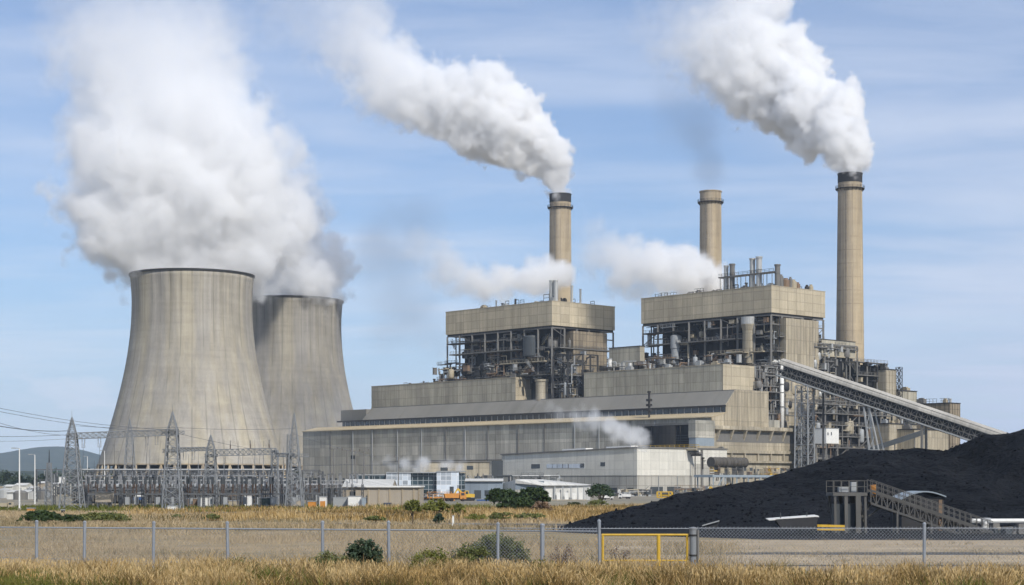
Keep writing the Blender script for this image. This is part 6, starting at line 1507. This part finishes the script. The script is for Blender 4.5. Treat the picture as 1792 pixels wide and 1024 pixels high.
# far wood at the left
def far_wood():
    rs = np.random.RandomState(5); TT = []; tt = []
    for i in range(230):
        Y = rs.uniform(900, 2000); px = rs.uniform(-260, 560); h = rs.uniform(6, 12)*(0.75+Y/3000); w = h*rs.uniform(0.5, 0.9); c = G(px, Y)
        T, t = leaf_cloud(rs, (c.x, c.y, h*0.5), (w, w, h*0.55), 150, 0.9, 9); TT.append(T); tt.append(t)
    tag(tri_mesh('far_wood', np.concatenate(TT), np.concatenate(tt), M['leaf_dark']), 'dark green belt of far trees under the hills at the left', 'wood', kind='stuff')
far_wood()
def plume_object(name, label, blobs, dens, amp=6.0, nscale=0.03, soft=6.0, amp2=2.0, vox=1.6, fade=None, k=8.0,
                 color=(1, 1, 1), seed=0.0, aniso=0.2, absorb=None, stretch=(1, 1, 1), grow=0.0):
    """blobs: (px, py, Y, radius in px[, weight]) the billows that make the plume up."""
    pts = []
    for b in blobs:
        c = P(b[0], b[1], b[2]); pts.append((c, b[3]/F*b[2]))
    pad = amp+amp2+2+grow
    lo = Vector([min(c[i]-r for c, r in pts)-pad for i in range(3)])
    hi = Vector([max(c[i]+r for c, r in pts)+pad for i in range(3)])
    vd = bpy.data.volumes.new(name); ob = bpy.data.objects.new(name, vd); COL.objects.link(ob)
    ng = bpy.data.node_groups.new(name+'_field', 'GeometryNodeTree')
    ng.interface.new_socket('Geometry', in_out='INPUT', socket_type='NodeSocketGeometry')
    ng.interface.new_socket('Geometry', in_out='OUTPUT', socket_type='NodeSocketGeometry')
    t = NT(ng)
    pos = t.new('GeometryNodeInputPosition').outputs[0]
    d = None
    # domain-warp the space a little so that billows are not spheres
    wn = t.new('ShaderNodeTexNoise', {'Vector': t.vm('ADD', pos, (seed*31.7, seed*11.3, seed*7.1)), 'Scale': nscale*0.55, 'Detail': 2.0})
    w = t.vm('SUBTRACT', wn.outputs['Color'], (0.5, 0.5, 0.5))
    ws = t.vm('SCALE', w); t.put(ws.node.inputs[3], amp*2.2)
    q = t.vm('ADD', pos, ws)
    for c, r in pts:
        di = t.m('SUBTRACT', t.vm('DISTANCE', q, c, out=1), r)
        if d is None: d = di
        else:
            nd = t.new('ShaderNodeMath', operation='SMOOTH_MIN'); t.put(nd.inputs[0], d); t.put(nd.inputs[1], di); nd.inputs[2].default_value = k
            d = nd.outputs[0]
    sp = t.vm('MULTIPLY', t.vm('ADD', pos, (seed*13.1, seed*5.7, seed*3.3)), stretch)
    # cauliflower: inverted cell distance at three scales, plus fine turbulence
    tot = None
    for i, (sc, a) in enumerate(((nscale, 1.0), (nscale*2.3, 0.5), (nscale*5.1, 0.26))):
        wv = t.new('ShaderNodeTexNoise', {'Vector': sp, 'Scale': sc*0.9, 'Detail': 2.0})
        wo = t.vm('SCALE', t.vm('SUBTRACT', wv.outputs['Color'], (.5, .5, .5))); t.put(wo.node.inputs[3], 0.9/sc)
        vo = t.new('ShaderNodeTexVoronoi', {'Vector': t.vm('ADD', sp, wo), 'Scale': sc}, feature='F1')
        v = t.m('MULTIPLY', t.m('SUBTRACT', vo.outputs['Distance'], 0.5), amp*a)
        tot = v if tot is None else t.m('ADD', tot, v)
    nz = t.new('ShaderNodeTexNoise', {'Vector': sp, 'Scale': nscale*3.0, 'Detail': 5.0, 'Roughness': 0.62})
    tot = t.m('ADD', tot, t.m('MULTIPLY', t.m('SUBTRACT', nz.outputs[0], 0.5), amp2*2))
    if fade:      # (point a, point b, ...): along a->b the cloud thins, softens and breaks up
        a, b, e = P(*fade[0]), P(*fade[1]), fade[2]
        ax = (b-a); L = ax.length; ax.normalize()
        s = t.m('DIVIDE', t.vm('DOT_PRODUCT', t.vm('SUBTRACT', pos, a), ax, out=1), L, clamp=True)
        tot = t.m('MULTIPLY', tot, t.lstep(s, 0.0, 1.0, *fade[3]))
        sf = t.lstep(s, 0.0, 1.0, soft, soft*fade[4])
        dn = t.m('MULTIPLY', t.m('POWER', t.m('SUBTRACT', 1.0, t.m('MULTIPLY', s, 1.0-e[0])), e[1]), dens)
    else: sf, dn = soft, dens
    dd = t.m('SUBTRACT', t.m('ADD', d, tot), grow)
    den = t.m('MULTIPLY', t.sstep(t.m('DIVIDE', t.m('MULTIPLY', dd, -1.0), sf), 0.0, 1.0), dn)
    vc = t.new('GeometryNodeVolumeCube', {'Density': den, 'Background': 0.0, 'Min': lo, 'Max': hi})
    for i, nm in enumerate(('Resolution X', 'Resolution Y', 'Resolution Z')):
        vc.inputs[nm].default_value = max(8, int((hi[i]-lo[i])/vox))
    m = bpy.data.materials.new(name); m.use_nodes = True; m.node_tree.nodes.clear(); mt = NT(m.node_tree)
    pv = mt.new('ShaderNodeVolumePrincipled', {'Color': rgba(color), 'Density': 1.0, 'Anisotropy': aniso})
    pv.inputs['Density Attribute'].default_value = 'density'
    if absorb: pv.inputs['Absorption Color'].default_value = rgba(absorb)
    mo = mt.new('ShaderNodeOutputMaterial'); mt.l.new(pv.outputs[0], mo.inputs['Volume'])
    vd.materials.append(m)
    sm = t.new('GeometryNodeSetMaterial', {'Geometry': vc.outputs[0], 'Material': m})
    go = t.new('NodeGroupOutput'); t.l.new(sm.outputs[0], go.inputs[0])
    md = ob.modifiers.new('field', 'NODES'); md.node_group = ng
    ob['label'] = label; ob['category'] = 'steam plume'; ob['kind'] = 'stuff'
    print('plume', name, [int((hi[i]-lo[i])/vox) for i in range(3)])
    return ob
plume_object('cooling_tower_steam', 'broad white steam cloud rising from both cooling towers and drifting up to the left',
  [(336,455,869,70),(292,425,872,96),(388,425,874,88),(565,470,1052,40),(540,490,1045,46),(582,490,1056,24),(248,420,874,60),(425,430,905,78),(506,525,1059,62),(515,465,1057,60),(545,455,1054,44),(490,425,1060,84),(190,415,880,45),(568,440,1055,30),
   (470,380,990,82),(345,370,875,125),(225,385,872,92),(175,350,875,60),(510,320,990,34),(520,370,1055,54),(455,280,905,48),(440,330,900,68),(480,250,905,24),(550,420,1062,38),
   (370,290,880,105),(270,300,875,115),(185,270,875,72),(330,200,880,112),(400,190,885,60),(240,210,880,92),(165,200,880,52),(420,240,890,34),
   (300,100,885,118),(205,110,885,105),(230,50,888,120),(150,110,886,60),(375,110,890,62),(125,50,890,60),(250,10,890,120),(335,20,892,88),(150,-20,890,90),(120,110,885,40),(400,60,890,40)],
  0.17, amp=15, nscale=0.056, soft=4.2, amp2=10, vox=1.45, fade=((330,410,865),(260,-60,885),(0.11,1.5),(0.85,1.4),4.0), k=4, seed=1.0, grow=4.5)
plume_object('chimney_steam', 'dense white steam plume trailing up to the left from the middle chimney with a black top',
  [(980,335,960,15),(977,318,960,20),(971,300,960,27),(960,281,960,35),(943,263,960,44),(920,245,960,54),(892,226,962,62),(860,210,964,66),(827,196,966,68),
   (792,184,968,66),(757,172,970,62),(722,158,972,62),(690,138,972,64),(660,108,974,66),(620,80,976,72),(580,50,978,72),(530,20,980,74),(490,15,980,66),(560,-20,980,70),(620,30,978,70),(640,160,972,36),(850,150,964,36),(905,185,962,38)],
  0.36, amp=8.5, nscale=0.10, soft=1.8, amp2=4.5, vox=1.05, fade=((880,220,960),(560,20,978),(0.17,1.9),(0.8,2.1),8.0), k=2.5, seed=2.0, grow=2.2)
plume_object('chimney_steam', 'dense white steam plume trailing up to the left from the tallest chimney at the right',
  [(1488,301,860,17),(1486,284,860,23),(1480,264,860,32),(1470,244,866,42),(1454,222,874,53),(1430,200,884,60),(1402,180,894,64),(1372,162,902,68),(1340,144,908,70),
   (1305,124,912,72),(1270,100,916,74),(1300,70,914,70),(1240,70,920,73),(1360,90,908,54),(1200,50,924,72),(1260,20,922,70),(1165,75,926,56),(1140,50,928,50),(1320,10,918,64),(1200,0,926,78),(1280,-30,924,78),(1410,120,902,33),(1462,170,884,29)],
  0.38, amp=8.5, nscale=0.10, soft=1.8, amp2=4.5, vox=1.0, fade=((1390,170,898),(1180,20,926),(0.16,1.9),(0.8,2.1),8.0), k=2.5, seed=5.0, grow=2.2)
plume_object('chimney_smoke', 'thin dark grey smoke drifting up from the plain pale chimney',
  [(1243,325,900,18),(1242,300,900,30),(1236,270,902,42),(1224,240,904,52),(1206,208,906,58),(1196,176,908,54),(1180,145,910,48)],
  0.018, amp=9, nscale=0.05, soft=9, amp2=4, vox=1.9, fade=((1243,325,900),(1180,140,910),(0.25,1.0),(0.8,1.5),1.6), k=4, seed=7.0, grow=3.0, color=(0.30, 0.33, 0.38))
plume_object('roof_steam', 'white steam spreading left across the roof of the right boiler house',
  [(1272,492,850,11),(1245,488,850,19),(1212,481,850,29),(1178,474,852,37),(1140,467,854,42),(1100,462,856,42),(1062,452,860,38),(1028,430,864,34),(1150,500,852,26),(1090,490,856,28)],
  0.36, amp=8, nscale=0.085, soft=3.2, amp2=5, vox=1.5, fade=((1270,490,850),(1010,430,864),(0.06,1.3),(0.8,1.6),2.0), k=4, seed=8.0, grow=3.0)
plume_object('roof_steam', 'pale steam hanging over the roof of the left boiler house beside the middle chimney',
  [(978,482,905,14),(955,480,905,20),(925,488,905,24),(890,495,908,28),(850,500,910,26),(815,495,915,30),(775,470,920,36),(740,440,925,36)],
  0.30, amp=8, nscale=0.075, soft=4.0, amp2=5, vox=1.8, fade=((980,480,905),(740,450,925),(0.08,1.2),(0.8,1.5),1.8), k=4, seed=9.0, grow=3.0)
plume_object('grey_smoke', 'faint grey smoke smear between the cooling towers and the left boiler house',
  [(775,600,935,22),(745,575,938,34),(715,540,940,46),(690,500,945,56),(680,450,950,60),(720,410,955,50),(665,585,940,36)],
  0.016, amp=14, nscale=0.022, soft=24, amp2=5, vox=2.6, k=6, seed=10.0, grow=6.0, color=(0.45, 0.5, 0.58))
plume_object('vent_steam', 'small white steam plume puffing left from the warehouse roof before the hall',
  [(1122,775,655,13),(1105,765,655,17),(1086,752,655,19),(1066,742,656,18),(1040,734,657,17),(1012,729,658,16),(984,723,660,16),(958,711,662,18),(936,697,664,15)],
  0.34, amp=3.6, nscale=0.13, soft=2.2, amp2=1.8, vox=0.7, fade=((1110,768,655),(930,695,664),(0.14,1.4),(0.8,1.8),3.0), k=1.5, seed=11.0, grow=1.0)
plume_object('low_steam', 'low thin steam drifting over the office roofs before the hall wall',
  [(660,818,640,9),(684,813,640,13),(715,810,640,15),(748,807,642,16),(780,811,644,14),(808,815,646,11),(735,820,640,12)],
  0.40, amp=3.2, nscale=0.12, soft=3.5, amp2=2, vox=0.9, k=1.5, seed=12.0, grow=0.8)
plume_object('base_mist', 'thin grey mist about the foot of the rear cooling tower',
  [(598,715,935,34),(572,735,938,40),(622,690,932,26),(548,760,940,34)],
  0.007, amp=8, nscale=0.04, soft=14, amp2=5, vox=2.4, k=6, seed=14.0, grow=5.0, color=(0.75, 0.8, 0.88))
# ---------------------------------------------------------------- the air
hz = MB().obox((-9500, -300, -3.5), Vector((19000, 0, 0)), Vector((0, 8600, 0)), UP*400).build('haze')
m, t = newmat('haze_air'); pv = t.new('ShaderNodeVolumePrincipled', {'Color': (0.64, 0.79, 1.0, 1), 'Density': HAZE, 'Anisotropy': 0.0})
mo = t.new('ShaderNodeOutputMaterial'); t.l.new(pv.outputs[0], mo.inputs['Volume']); hz.data.materials.append(m)
hz['kind'] = 'stuff'; hz['label'] = 'pale blue air between the camera and the hills'; hz['category'] = 'haze'
